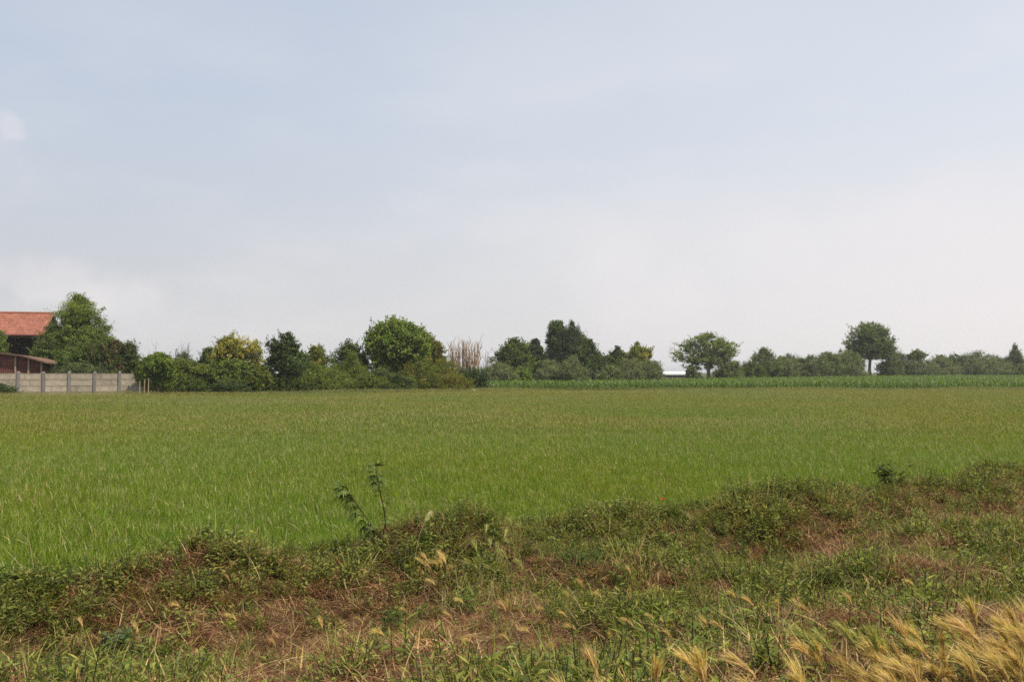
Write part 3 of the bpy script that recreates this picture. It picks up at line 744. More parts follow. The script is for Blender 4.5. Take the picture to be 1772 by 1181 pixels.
rowspec = [
 (1250, 1286, 628, 172, ['sage', 'willow', 'dark'], 'bush', 'shrub touching the right side of the wide lone tree'),
 (1246, 1264, 643, 168, ['dark', 'sage'], 'bush', 'low dark shrub just right of the wide lone tree trunk'),
 (1284, 1316, 630, 176, ['mid', 'dark'], 'bush', 'dark notch-filling shrub left of the twin-topped shrub'),
 (1296, 1348, 606, 182, ['sage', 'mid', 'dark'], 'egg', 'tall twin-topped shrub left of the neat rounded tree'),
 (1330, 1378, 620, 184, ['willow', 'sage'], 'bush', 'pale shrub right of the twin-topped shrub'),
 (1352, 1378, 616, 190, ['mid', 'dark'], 'egg', 'greener pointed shrub behind the pale one'),
 (1372, 1424, 618, 186, ['sage', 'willow', 'dark'], 'bush', 'grey shrub with a bumpy top halfway to the neat rounded tree'),
 (1412, 1456, 612, 190, ['sage', 'mid'], 'bush', 'rising grey-green shrub second left of the neat rounded tree'),
 (1440, 1488, 608, 192, ['willow', 'sage', 'mid'], 'bush', 'tall pale shrub directly left of the neat rounded tree trunk'),
 (1464, 1488, 616, 196, ['dark', 'dark', 'mid'], 'bush', 'dark shrub right below the left half of the neat rounded crown'),
 (1522, 1556, 624, 200, ['dark', 'sage'], 'bush', 'dark shrub directly right of the neat rounded tree trunk'),
 (1536, 1566, 610, 206, ['willow', 'sage'], 'egg', 'wispy pale shrub below the right edge of the neat rounded crown'),
 (1558, 1612, 622, 204, ['sage', 'dark', 'willow'], 'bush', 'shrub under the small umbrella-shaped tree'),
 (1606, 1650, 618, 208, ['sage', 'willow'], 'bush', 'grey shrub right of the small umbrella-shaped tree'),
 (1636, 1664, 614, 214, ['mid', 'dark'], 'egg', 'green shrub with a square top in the right hedgerow'),
 (1652, 1704, 611, 212, ['willow', 'sage'], 'bush', 'paler broad shrub midway between umbrella tree and pointed tree'),
 (1694, 1738, 616, 216, ['sage', 'willow', 'dark'], 'bush', 'level-topped grey shrub left of the pointed tree'),
 (1724, 1752, 622, 218, ['dark', 'sage'], 'bush', 'small dark shrub at the foot of the pointed tree'),
 (1768, 1830, 612, 222, ['sage', 'mid'], 'bush', 'shrub cut by the edge of the photo right of the pointed tree'),
]
for k, (a, b, yt, Y, pal, sh, lab) in enumerate(rowspec):
    T('hedgerow_shrub', lab, 'shrub', a - 6, b + 6, yt - 2, Y, sh, pal, seed=200 + k, group=RIGHT, leaf=.33, asp=.3, bias=(0, 0, .7), lump=.3, dens=1.0)
T('umbrella_tree', 'small umbrella-shaped tree rising above the right hedgerow', 'tree', 1576, 1600, 602, 205, 'egg', ['mid', 'dark', 'sage'], yb=630, seed=64, group=RIGHT, leaf=.30, lump=.5, gap=.9, dens=.5, limbs=8, cs=.42, parts=[(1567, 1582, 611, 622, 'round', ['mid', 'dark'], .6), (1588, 1606, 609, 621, 'round', ['sage', 'dark'], .6)])
T('pointed_tree', 'pointed grey-green tree at the right end of the hedgerow', 'tree', 1738, 1776, 596, 218, 'cone', ['sage', 'bluish', 'willow'], yb=650, seed=65, group=RIGHT, leaf=.36, asp=.3, dens=1.5, lump=.25, parts=[(1736, 1784, 616, 655, 'bush', ['sage', 'mid'], 1)])

# ------------------------------------------------------------------ summer haze: one closed box of thin air
hb = MB(); hb.box(-4700, 4700, -1000, 6200, -1.2, 15.5)
hm = bpy.data.materials.new('haze'); hm.use_nodes = True
ht = hm.node_tree; ht.nodes.clear()
pv = N(ht, 'ShaderNodeVolumePrincipled'); pv.inputs['Color'].default_value = (.86, .88, .92, 1); pv.inputs['Density'].default_value = .00028; pv.inputs['Anisotropy'].default_value = .2
ho = N(ht, 'ShaderNodeOutputMaterial'); ht.links.new(pv.outputs[0], ho.inputs['Volume'])
tag(hb.build('haze', hm), 'thin pale summer haze over the fields', 'haze', kind='stuff')

# ------------------------------------------------------------------ scattering by geometry nodes
def scatter(name, pts, rot, scl, idx, meshes, label, cat):
    me = bpy.data.meshes.new(name)
    me.vertices.add(len(pts)); me.vertices.foreach_set('co', np.asarray(pts, float).ravel())
    a = me.attributes.new('rot', 'FLOAT_VECTOR', 'POINT'); a.data.foreach_set('vector', np.asarray(rot, float).ravel())
    a = me.attributes.new('scl', 'FLOAT', 'POINT'); a.data.foreach_set('value', np.asarray(scl, float).ravel())
    a = me.attributes.new('idx', 'INT', 'POINT'); a.data.foreach_set('value', np.asarray(idx, np.int32).ravel())
    src = bpy.data.collections.new(name + '_kinds')
    for k, q in enumerate(meshes):
        src.objects.link(bpy.data.objects.new('%s_kind_%02d' % (name, k), q))
    g = bpy.data.node_groups.new(name, 'GeometryNodeTree')
    g.interface.new_socket('Geometry', in_out='INPUT', socket_type='NodeSocketGeometry')
    g.interface.new_socket('Geometry', in_out='OUTPUT', socket_type='NodeSocketGeometry')
    gi, go = g.nodes.new('NodeGroupInput'), g.nodes.new('NodeGroupOutput')
    ci = g.nodes.new('GeometryNodeCollectionInfo'); ci.inputs[0].default_value = src; ci.inputs['Separate Children'].default_value = True; ci.inputs['Reset Children'].default_value = True
    ip = g.nodes.new('GeometryNodeInstanceOnPoints'); ip.inputs['Pick Instance'].default_value = True
    def attr(nm, ty):
        n_ = g.nodes.new('GeometryNodeInputNamedAttribute'); n_.data_type = ty; n_.inputs['Name'].default_value = nm
        return n_.outputs['Attribute']
    er = g.nodes.new('FunctionNodeEulerToRotation')
    L = g.links.new
    L(attr('rot', 'FLOAT_VECTOR'), er.inputs[0]); L(er.outputs[0], ip.inputs['Rotation'])
    L(attr('scl', 'FLOAT'), ip.inputs['Scale']); L(attr('idx', 'INT'), ip.inputs['Instance Index'])
    L(gi.outputs[0], ip.inputs['Points']); L(ci.outputs[0], ip.inputs['Instance']); L(ip.outputs[0], go.inputs[0])
    o = link(name, me)
    md = o.modifiers.new('scatter', 'NODES'); md.node_group = g
    return tag(o, label, cat, kind='stuff')
def frame_x(y, m=1.06): return .5142 * y * m + .6

# ------------------------------------------------------------------ maize field
def corn_mesh(seed):
    rg = np.random.default_rng(seed)
    mb = MB()
    h = rg.uniform(.62, .80)
    mb.tube([(0, 0, 0), (rg.uniform(-.03, .03), rg.uniform(-.03, .03), h)], [.014, .008], 4, (.07, .13, .03))
    n = 9
    z = np.linspace(.06, h, n)
    az = np.arange(n) * math.pi + rg.normal(0, .5, n) + rg.uniform(0, 6)
    C = np.array([.082, .132, .011]) * rg.uniform(.6, 1.45, n)[:, None]
    blades(mb, np.stack([0 * z, 0 * z, z], 1), az, rg.uniform(.85, 1.35, n), rg.uniform(.5, .85, n), rg.uniform(.07, .11, n), rg.uniform(1.0, 2.4, n), C, 4, C * np.array([1.25, 1.2, 1.1]))
    return mb.mesh('maize_plant', M_CORN)
NEARX = np.array([-2.4, 0, 8, 30, 60, 110.]); NEARY = np.array([95.5, 96, 97, 98.5, 99.5, 101.])   # near edge of the maize
FARX = np.array([-2.4, 6, 20, 46, 80, 122.]); FARY = np.array([122, 126, 150, 176, 206, 240.])      # far edge
rg = np.random.default_rng(77)
rows_ = np.arange(-4, 132, .72)
P = []
for i_, x0 in enumerate(rows_):
    y = np.arange(94, 242, .42) + rg.uniform(-.08, .08)
    x = x0 - .03 * (y - 95) + rg.normal(0, .04, len(y))
    k = (y > np.interp(x, NEARX, NEARY)) & (y < np.interp(x, FARX, FARY)) & (x > -2.6) & (x < frame_x(y, 1.05))
    P.append(np.stack([x, y], 1)[k])
P = np.concatenate(P); P += rg.normal(0, .03, P.shape)
n = len(P)
scatter('maize_crop', np.column_stack([P, ground_z(P[:, 0], P[:, 1])]), np.column_stack([rg.normal(0, .05, n), rg.normal(0, .05, n), rg.uniform(0, 6.28, n)]), rg.uniform(.80, 1.18, n), rg.integers(0, 6, n),
        [corn_mesh(300 + k) for k in range(6)], 'band of young green maize plants beyond the hay field', 'crop')

# ------------------------------------------------------------------ hay field
def hay_mesh(seed, size, nb, ns, hgt, bw, sw):
    rg = np.random.default_rng(seed)
    mb = MB()
    b = np.column_stack([rg.uniform(-size, size, nb), rg.uniform(-size, size, nb), np.zeros(nb)])
    C = np.array([[.114, .200, .013], [.145, .235, .020], [.082, .150, .010], [.24, .29, .07]])[rg.choice(4, nb, p=[.36, .32, .22, .10])] * rg.uniform(.6, 1.4, nb)[:, None]
    blades(mb, b, rg.uniform(0, 6.28, nb), rg.uniform(1.25, 1.57, nb), hgt * rg.uniform(.6, 1.05, nb), bw * rg.uniform(.7, 1.3, nb), rg.uniform(.1, .9, nb), C, 3, C * np.array([1.15, 1.08, 1.0]))
    # pale bent-over blades
    k = max(3, nb // 26)
    b = np.column_stack([rg.uniform(-size, size, k), rg.uniform(-size, size, k), hgt * rg.uniform(.45, .85, k)])
    C = np.array([.38, .38, .20]) * rg.uniform(.6, 1.2, k)[:, None]
    blades(mb, b, rg.uniform(0, 6.28, k), rg.uniform(.5, 1.4, k), hgt * rg.uniform(.18, .42, k), bw * rg.uniform(.7, 1.2, k), rg.uniform(.4, 2.2, k), C)
    # flowering stems with narrow tan spikes
    b = np.column_stack([rg.uniform(-size, size, ns), rg.uniform(-size, size, ns), np.zeros(ns)])
    az = rg.uniform(0, 6.28, ns); el = rg.uniform(1.3, 1.56, ns)
    L = hgt * rg.uniform(.8, 1.15, ns)
    C = np.array([.12, .14, .04]) * rg.uniform(.8, 1.2, ns)[:, None]
    tip = blades(mb, b, az, el, L, np.full(ns, sw * .45), rg.uniform(0, .4, ns), C, 2)
    C = np.array([[.225, .23, .08], [.31, .30, .12], [.16, .195, .05], [.20, .175, .08]])[rg.integers(0, 4, ns)] * rg.uniform(.75, 1.2, ns)[:, None]
    blades(mb, tip - np.array([0, 0, .01]), az, el - .25, rg.uniform(.06, .12, ns), sw * rg.uniform(.8, 1.3, ns), rg.uniform(.1, .8, ns), C, 2)
    return mb.mesh('hay_tuft', M_FIELD)
def field_far(x):
    px = 886 + x / 80 * F
    return np.where(x < -3, hedge_y(np.clip(px, -300, 900)) - 1.2 - 3.0 * (x < -38) - 1.4, np.interp(x, NEARX, NEARY) - .6)
rg = np.random.default_rng(78)
def field_points(y0, y1, step):
    P = []
    for y in np.arange(y0, y1, step):
        w = frame_x(y, 1.10)
        x = np.arange(-w, w, step)
        P.append(np.column_stack([x, np.full(len(x), y)]))
    P = np.concatenate(P)
    P += rg.uniform(-.5, .5, P.shape) * step
    k = (P[:, 1] > border(P[:, 0]) - .05) & (P[:, 1] < field_far(P[:, 0]))
    return P[k]
A = field_points(4, 27, .27); B_ = field_points(27, 102, .50)
for nm, P, ms in (('hay_grass', A, [hay_mesh(400 + k, .22, 190, 9, .36, .0055, .0045) for k in range(8)]),
                  ('distant_hay_grass', B_, [hay_mesh(420 + k, .40, 260, 28, .31, .011, .008) for k in range(6)])):
    n = len(P)
    zz = ground_z(P[:, 0], P[:, 1])
    hn = lump_noise(91, 12, .15, .8)
    sc_ = 1 + .16 * hn(np.column_stack([P, zz * 0])) * .7 + rg.uniform(-.1, .1, n)
    scatter(nm, np.column_stack([P, zz]), np.column_stack([rg.normal(0, .06, n), rg.normal(0, .06, n), rg.uniform(0, 6.28, n)]), sc_, rg.integers(0, len(ms), n), ms,
            'standing green hay grass with tan seed heads covering the nearer half of the field' if nm == 'hay_grass' else 'standing hay grass with tan seed heads on the far half of the field', 'grass')

# ------------------------------------------------------------------ rough verge
def pix_ground(px, py):
    """the point of the ground seen at a pixel of the photograph"""
    for Y in np.arange(2.2, 30, .05):
        p = at(px, py, Y)
        if p.z <= float(ground_z(p.x, Y)) + .05:
            return p.x, Y
    return p.x, 30.0
DRYSPOTS = [(640, 985, .75), (560, 1010, .6), (690, 1090, .7), (600, 1150, .6), (860, 1130, .5), (450, 1060, .4), (230, 1040, .55), (1740, 880, 1.4), (1650, 880, .9), (1400, 900, .5), (1570, 1000, .55), (1480, 850, .8),
            (1060, 910, .6), (880, 890, .7), (760, 905, .7), (1650, 1080, .4), (40, 1140, .35), (980, 1090, .35), (1300, 945, .4), (1180, 1000, .45), (1610, 950, .6), (1450, 935, .5), (1260, 965, .4), (1700, 1000, .6), (1560, 890, .5), (420, 980, .35), (760, 1150, .5), (300, 1120, .35)]
GREENSPOTS = [(1010, 960, .9), (1130, 960, .8), (1250, 1040, .8), (1180, 1090, .6), (60, 1000, .9), (200, 1110, .6), (800, 960, .6), (1440, 1000, .7), (1560, 1060, .6), (360, 930, .8), (1290, 900, .9), (1500, 900, .8), (1620, 960, .8), (680, 1055, .22), (130, 960, .9), (1350, 1060, .5), (400, 1080, .3)]
DS = [(*pix_ground(a, b), r_) for a, b, r_ in DRYSPOTS]; GS = [(*pix_ground(a, b), r_) for a, b, r_ in GREENSPOTS]
_dn = lump_noise(92, 22, .8, 4.5)
def dryness(x, y):
    q = .62 + .21 * _dn(np.stack([x, y, 0 * x], -1).reshape(-1, 3)).reshape(x.shape)
    for a, b, r_ in DS: q = q + .50 * np.exp(-((x - a) ** 2 + ((y - b) * .7) ** 2) / r_ ** 2)
    for a, b, r_ in GS: q = q - .42 * np.exp(-((x - a) ** 2 + ((y - b) * .7) ** 2) / r_ ** 2)
    return q
STRAW = np.array([[.150, .062, .028], [.21, .100, .046], [.082, .036, .019], [.46, .34, .16], [.15, .062, .034], [.35, .225, .09], [.20, .092, .040]])
GREENS = np.array([[.140, .172, .026], [.190, .220, .040], [.085, .112, .020], [.250, .245, .055], [.15, .168, .050]])
def straw_mesh(seed, n, r, lo, hi, flat):
    rg = np.random.default_rng(seed); mb = MB()
    a = rg.uniform(0, 6.28, n); d = r * rg.uniform(0, 1, n) ** .5
    b = np.column_stack([np.cos(a) * d, np.sin(a) * d, rg.uniform(0, .06, n)])
    lean = rg.uniform(0, 6.28)
    az = np.where(rg.random(n) < .55, lean + rg.normal(0, .5, n), rg.uniform(0, 6.28, n))
    C = STRAW[rg.integers(0, 6, n)] * rg.uniform(.7, 1.25, n)[:, None]
    blades(mb, b, az, rg.uniform(.1, flat, n), rg.uniform(lo, hi, n), rg.uniform(.0028, .0055, n), rg.uniform(-.2, 1.0, n), C, 3)
    return mb.mesh('straw_tuft', M_STRAW)
def tuft_mesh(seed, n, r, lo, hi, w=.0055):
    rg = np.random.default_rng(seed); mb = MB()
    a = rg.uniform(0, 6.28, n); d = r * rg.uniform(0, 1, n) ** .5
    b = np.column_stack([np.cos(a) * d, np.sin(a) * d, np.zeros(n)])
    C = GREENS[rg.integers(0, 5, n)] * rg.uniform(.7, 1.3, n)[:, None]
    k = rg.random(n) < .34
    C[k] = STRAW[rg.integers(0, 6, k.sum())]
    blades(mb, b, a + rg.normal(0, .8, n), rg.uniform(.7, 1.5, n), rg.uniform(lo, hi, n), w * rg.uniform(.6, 1.3, n), rg.uniform(.2, 1.7, n), C, 3, C * 1.15)
    return mb.mesh('grass_tuft', M_VERGE)
def weed_mesh(seed, stems, h, L, W, per, pal=GREENS, up=.4):
    """leafy weed: several stems with leaves set along them"""
    rg = np.random.default_rng(seed); mb = MB()
    for s_ in range(stems):
        az = rg.uniform(0, 6.28); tilt = rg.uniform(.1, .75); hh = h * rg.uniform(.6, 1.1)
        d = np.array([math.cos(az) * math.sin(tilt), math.sin(az) * math.sin(tilt), math.cos(tilt)])
        o = np.array([rg.uniform(-.05, .05), rg.uniform(-.05, .05), 0])
        mb.tube([o, o + d * hh * .5, o + d * hh + np.array([0, 0, .02])], [.0032, .0026, .0014], 4, (.07, .085, .03))
        t = rg.uniform(.15, 1, per); a2 = rg.uniform(0, 6.28, per)
        P = o + d * (hh * t)[:, None]
        ax = np.column_stack([np.cos(a2), np.sin(a2), rg.uniform(-.2, up + .4, per)])
        ax /= np.linalg.norm(ax, axis=1)[:, None]
        nrm = np.column_stack([rg.normal(0, .35, per), rg.normal(0, .35, per), np.ones(per)])
        l = L * rg.uniform(.55, 1.2, per)
        C = pal[rg.integers(0, len(pal), per)] * rg.uniform(.75, 1.3, per)[:, None]
        leaves(mb, P + ax * (l * .55)[:, None], ax, nrm, l, l * (W / L), C)
    return mb.mesh('leafy_weed', M_VERGE)
def stalk_mesh(seed, n):
    rg = np.random.default_rng(seed); mb = MB()
    b = np.column_stack([rg.uniform(-.12, .12, n), rg.uniform(-.12, .12, n), np.zeros(n)])
    C = np.array([.40, .31, .17]) * rg.uniform(.6, 1.15, n)[:, None]
    az = rg.uniform(0, 6.28, n); el = rg.uniform(.7, 1.45, n)
    tip = blades(mb, b, az, el, rg.uniform(.25, .45, n), np.full(n, .004), rg.uniform(0, .7, n), C, 3)
    blades(mb, tip, az, el - .5, np.full(n, .05), np.full(n, .0026), np.full(n, .5), C * 1.05, 2)
    return mb.mesh('dry_stalk', M_STRAW)

rg = np.random.default_rng(79)
_sn = lump_noise(93, 16, 1.2, 5.0)
def verge_points(dens):
    n = int(dens * 21 * 24)
    x = rg.uniform(-8, 13, n); y = rg.uniform(1.6, 22, n)
    k = (y < border(x) + .12) & (np.abs(x) < frame_x(y, 1.12) + .5) & (y > 2.2)
    return x[k], y[k]
def verge(name, dens, test, meshes, lo, hi, label, cat, tilt=.15, zoff=0.0, edge=None):
    x, y = verge_points(dens)
    k = test(dryness(x, y) + rg.normal(0, .13, len(x)), border(x) - y)
    x, y = x[k], y[k]; n = len(x)
    scatter(name, np.column_stack([x, y, ground_z(x, y) + zoff]), np.column_stack([rg.normal(0, tilt, n), rg.normal(0, tilt, n), rg.uniform(0, 6.28, n)]), rg.uniform(lo, hi, n) * (1 + .22 * np.clip(_sn(np.column_stack([x, y, 0 * x])), -1.3, 1.4)), rg.integers(0, len(meshes), n), meshes, label, cat)
    return n
verge('dry_straw', 85, lambda d, e: rg.random(len(d)) < .40 + .6 * sstep(.40, .80, d), [straw_mesh(500 + k, 70, .13, .06, .19, .75) for k in range(6)] + [straw_mesh(510 + k, 70, .13, .07, .20, .35) for k in range(5)], .7, 1.25, 'mown reddish-brown dry straw lying on the verge', 'straw')
verge('verge_grass', 13, lambda d, e: rg.random(len(d)) < .95 - .72 * sstep(.40, .85, d), [tuft_mesh(520 + k, 46, .08, .12, .30) for k in range(6)], .7, 1.25, 'short green grass tufts growing through the verge', 'grass')
verge('verge_weeds', 44, lambda d, e: rg.random(len(d)) < .95 * (1 - .75 * sstep(.42, .90, d)), [weed_mesh(540 + k, 6, .20, .045, .019, 10) for k in range(4)] + [weed_mesh(550 + k, 7, .22, .06, .011, 15) for k in range(4)] + [weed_mesh(560 + k, 5, .15, .042, .026, 8) for k in range(3)], .65, 1.2, 'low leafy green weeds covering the verge', 'weeds')
verge('border_weeds', 60, lambda d, e: (e > -.1) & (e < 1.9) & (rg.random(len(d)) < (.95 - .30 * sstep(.55, .95, d)) * (1 - .5 * sstep(.9, 1.9, e))), [weed_mesh(570 + k, 8, .28, .055, .013, 16) for k in range(4)] + [weed_mesh(575 + k, 6, .26, .05, .024, 12) for k in range(3)] + [tuft_mesh(530 + k, 40, .08, .2, .38) for k in range(3)],  .6, 1.05, 'taller tangled weeds along the edge of the hay field', 'weeds')
verge('dry_stalks', 4, lambda d, e: rg.random(len(d)) < .25 + .4 * (e < 5), [stalk_mesh(580 + k, 6) for k in range(5)], .7, 1.2, 'thin pale dry grass stalks sticking out of the verge', 'stalks', .25)

# ------------------------------------------------------------------ single plants of the verge
def place(px, py):
    x, y = pix_ground(px, py)
    return Vector((x, y, float(ground_z(x, y))))

# wall barley: arching stems with long-awned ears that lean with the wind
GOLD = np.array([[.60, .43, .17], [.74, .57, .29], [.46, .29, .11], [.62, .50, .16]])
GREENB = np.array([[.34, .34, .10], [.42, .40, .14], [.28, .29, .08]])
def ear_mesh(seed, pal):
    rg = np.random.default_rng(seed); mb = MB()
    L = rg.uniform(.042, .055)
    curve = lambda t: np.stack([-.25 * L * t * t, 0 * t, L * t], -1)
    mb.tube([tuple(curve(np.array(t))) for t in (0, .25, .6, 1)], [.0022, .0052, .0046, .0015], 6, pal[0] * .9)
    n = 64
    t = rg.uniform(.02, 1, n); a = rg.uniform(0, 6.28, n)
    sp = rg.uniform(.06, .46, n)
    d = np.stack([np.cos(a) * np.sin(sp) - .22 * t - .08, np.sin(a) * np.sin(sp), np.cos(sp)], -1)
    d /= np.linalg.norm(d, axis=1)[:, None]
    b = curve(t) + d * .002
    ln = rg.uniform(.05, .085, n) * (1.05 - .25 * t)
    side = np.cross(d, rg.normal(size=(n, 3))); side /= np.linalg.norm(side, axis=1)[:, None]
    w = rg.uniform(.0008, .0013, n)[:, None]
    mid = b + d * (ln * .5)[:, None]
    end = b + d * ln[:, None] + np.array([-.010, 0, 0]) * rg.uniform(.4, 1.4, n)[:, None]
    v = np.stack([b - side * w, b + side * w, mid + side * w * .7, end, mid - side * w * .7], 1)
    C = pal[rg.integers(0, len(pal), n)] * rg.uniform(.75, 1.25, n)[:, None]
    q = np.arange(n)[:, None] * 5
    mb.add(v.reshape(-1, 3), q + np.array([[0, 1, 2, 4]]), np.repeat(C, 5, 0))
    mb.f.append(q + np.array([[4, 2, 3]]) + mb.n - n * 5)
    # grains
    m_ = 22
    t = rg.uniform(.05, .95, m_); a = rg.uniform(0, 6.28, m_)
    P = curve(t) + np.stack([np.cos(a), np.sin(a), 0 * a], -1) * .004
    ax = np.stack([np.cos(a) * .4, np.sin(a) * .4, np.ones(m_)], -1)
    leaves(mb, P, ax, np.stack([np.cos(a), np.sin(a), 0 * a], -1), .013, .0042, pal[rg.integers(0, len(pal), m_)])
    return mb.mesh('ear', M_BARLEY)
EARS_G = [ear_mesh(600 + k, GOLD) for k in range(5)]
EARS_N = [ear_mesh(620 + k, GREENB) for k in range(3)]
def barley(name, n, h, ears, stemc, seed, spread, label, group):
    rg = random.Random(seed); o = thing(name, label, 'wild barley', (0, 0, 0), 0, group)
    for k in range(n):
        a = rg.gauss(math.pi, .75); b = Vector((rg.uniform(-spread, spread), rg.uniform(-spread, spread), 0))
        hh = h * rg.uniform(.72, 1.08); lean = rg.uniform(.10, .50)
        pts, e, p = [], R(90) - lean * .2, b.copy()
        for q in range(6):
            pts.append(p.copy())
            p = p + Vector((math.cos(a) * math.cos(e), math.sin(a) * math.cos(e), math.sin(e))) * hh / 5
            e -= lean * (.25 + .25 * q) * .55
        mb = MB(); c = np.array(stemc) * rg.uniform(.8, 1.2)
        mb.tube(pts, [.0016, .0015, .0014, .0013, .0012, .0011], 4, c)
        mb.build('stem', M_BARLEY, o)
        e_ = link('ear', ears[rg.randrange(len(ears))], o, pts[-1])
        d = (pts[-1] - pts[-2]).normalized()
        zc = d; yc = zc.cross(Vector((0, 0, 1)) if abs(zc.z) < .98 else Vector((0, 1, 0)))
        yc = (yc.normalized() if yc.length > .01 else Vector((0, 1, 0)))
        # the ear droops on over its own -X side
        xc = yc.cross(zc)
        if xc.z < 0: xc, yc = -xc, -yc
        e_.rotation_euler = Matrix((xc, yc, zc)).transposed().to_euler()
        e_.scale = (rg.uniform(.9, 1.2),) * 3
    rn = np.random.default_rng(seed); m_ = 26
    mb = MB()
    bb = np.column_stack([rn.uniform(-spread, spread, m_), rn.uniform(-spread, spread, m_), np.zeros(m_)])
    C = np.array([[.11, .16, .03], [.20, .18, .06], [.30, .22, .09]])[rn.integers(0, 3, m_)] * rn.uniform(.8, 1.2, m_)[:, None]
    blades(mb, bb, rn.normal(math.pi, 1.2, m_), rn.uniform(1.0, 1.5, m_), rn.uniform(.12, .30, m_) * h / .42, np.full(m_, .005), rn.uniform(.2, 1.3, m_), C)
    mb.build('blades', M_VERGE, o)
    return o
def copy_thing(src, loc, rz, sc, label=None, group=None):
    c = src.copy(); COL.objects.link(c)
    c.location = loc; c.rotation_euler = (0, 0, rz); c.scale = (sc, sc, sc)
    if label: c['label'] = label
    if group: c['group'] = group
    for ch in src.children:
        d = ch.copy(); COL.objects.link(d); d.parent = c
    return c
LG, GG = 'ripe golden wild barley tuft in the dense stand at the roadside corner', 'dense golden wild barley at the roadside corner'
protos = [barley('wild_barley', 4, .39, EARS_G, (.36, .28, .10), 700 + k, .05, LG, GG) for k in range(5)]
greens = [barley('wild_barley', 3, .40, EARS_N, (.17, .20, .05), 720 + k, .05, 'half-green wild barley tuft among the golden stand at the roadside corner', 'half-green wild barley at the roadside corner') for k in range(2)]
rr = random.Random(4)
used = set()
def put(src, loc, sc, label=None, group=None, spin=.75):
    rz = rr.gauss(0, spin)
    if src.name not in used:
        used.add(src.name)
        src.location = loc; src.rotation_euler = (0, 0, rz); src.scale = (sc,) * 3
        if label: src['label'] = label
        if group: src['group'] = group
        return src
    return copy_thing(src, loc, rz, sc, label, group)
k = 0
while k < 112:
    x, y = rr.uniform(-.35, 2.3), rr.uniform(2.15, 3.7)
    lim = 2.66 + .45 * max(x, 0) + rr.gauss(0, .13)
    if y > lim or abs(x) > frame_x(y, 1.1): continue
    if x < .35 and rr.random() < .35: continue
    put(greens[k % 2] if rr.random() < .10 else protos[k % 5], (x, y, float(ground_z(x, y)) - .01), rr.uniform(.85, 1.12))
    k += 1
# single ears scattered over the verge
single_g = [barley('wild_barley', 1, .30, EARS_G, (.36, .27, .11), 740 + k, .01, 'single tan wild barley ear scattered among the low weeds of the verge', 'single wild barley ears scattered over the verge') for k in range(3)]
single_n = [barley('wild_barley', 1, .34, EARS_N, (.20, .22, .06), 750 + k, .01, 'upright green wild barley in the loose cluster right of the tall branched weed', 'green wild barley cluster right of the tall branched weed') for k in range(3)]
for px, py in [(1000, 1120), (935, 1150), (1010, 1060), (1150, 1120), (1215, 1010), (1095, 1030), (900, 1165), (985, 1085), (1230, 1150), (800, 1130), (820, 1090), (1060, 1150), (690, 1165), (560, 1130), (330, 1100), (960, 1180), (1330, 1130), (1280, 1165), (480, 1160), (250, 1175), (770, 1060), (1180, 1165), (1400, 1120), (1480, 1100), (400, 1040), (1020, 1155), (1120, 1150), (880, 1110), (1290, 1110), (1360, 1090), (840, 1165), (640, 1120), (1060, 1085), (1140, 1075), (950, 1100), (1510, 1060), (1600, 1075), (1430, 1150), (720, 1110), (430, 1130), (150, 1150)]:
    put(single_g[rr.randrange(3)], place(px, py), rr.uniform(.8, 1.15))
for px, py in [(838, 975), (852, 1000), (868, 985), (880, 1010), (892, 1030), (905, 990), (858, 1035), (835, 1020), (920, 1050), (875, 1045), (845, 1050), (895, 960)]:
    put(single_n[rr.randrange(3)], place(px, py), rr.uniform(1.0, 1.3), spin=.6)
pale = barley('wild_barley', 1, .55, [ear_mesh(640, np.array([[.48, .46, .22], [.56, .52, .28]]))], (.42, .40, .20), 760, .01, 'tall pale wild barley ear leaning right, alone below the tall branched weed', None)
del_g = pale.pop('group', None)
pale.location = place(712, 1010); pale.rotation_euler.z = math.pi * .95; pale.scale = (1.1,) * 3; used.add(pale.name)
# flattened sheaf of golden barley beside the dark weed
sheaf = barley('flattened_barley', 9, .26, EARS_G, (.40, .27, .12), 770, .07, 'flattened golden barley bunch lying in the reddish straw right of the dark weed', None)
sheaf.pop('group', None); sheaf.location = place(765, 1030); sheaf.scale = (1.25,) * 3

# tall branched weed (dark stems, fingered leaves) at the field edge
def finger_leaf(seed, L, pal, fingers=7, w=.10):
    rg = np.random.default_rng(seed); mb = MB()
    mb.tube([(0, 0, 0), (0, L * .3, .004)], [.0016, .0012], 4, pal[0] * .8)
    for k in range(fingers):
        a = (k - (fingers - 1) / 2) * .42 + rg.normal(0, .08)
        l = L * (.75 - .1 * abs(k - (fingers - 1) / 2)) * rg.uniform(.85, 1.1)
        d = np.array([math.sin(a), math.cos(a), 0]); s_ = np.array([math.cos(a), -math.sin(a), 0])
        t = np.array([0, .25, .6, 1]); ww = np.array([.25, 1, .8, .02]) * L * w * .5
        b = np.array([0, L * .3, .004])
        row = [b + d * l * q - np.array([0, 0, 1]) * .35 * l * q * q for q in t]
        v = []
        for r_, q in zip(row, ww): v += [r_ - s_ * q, r_ + np.array([0, 0, -.15 * q]), r_ + s_ * q]
        c = pal[rg.integers(0, len(pal))] * rg.uniform(.85, 1.15)
        f = []
        for i_ in range(3): f += [(3 * i_, 3 * i_ + 1, 3 * i_ + 4, 3 * i_ + 3), (3 * i_ + 1, 3 * i_ + 2, 3 * i_ + 5, 3 * i_ + 4)]
        mb.add(v, f, c)
    return mb.mesh('leaf', M_VERGE)
DARKG = np.array([[.080, .118, .026], [.062, .095, .024], [.105, .145, .036]])
FRESH = np.array([[.11, .155, .04], [.13, .175, .05]])
LF_D = [finger_leaf(800 + k, 1.0, DARKG) for k in range(3)]
LF_L = [finger_leaf(810 + k, 1.0, FRESH) for k in range(3)]
Yw = pix_ground(661, 958)[1]
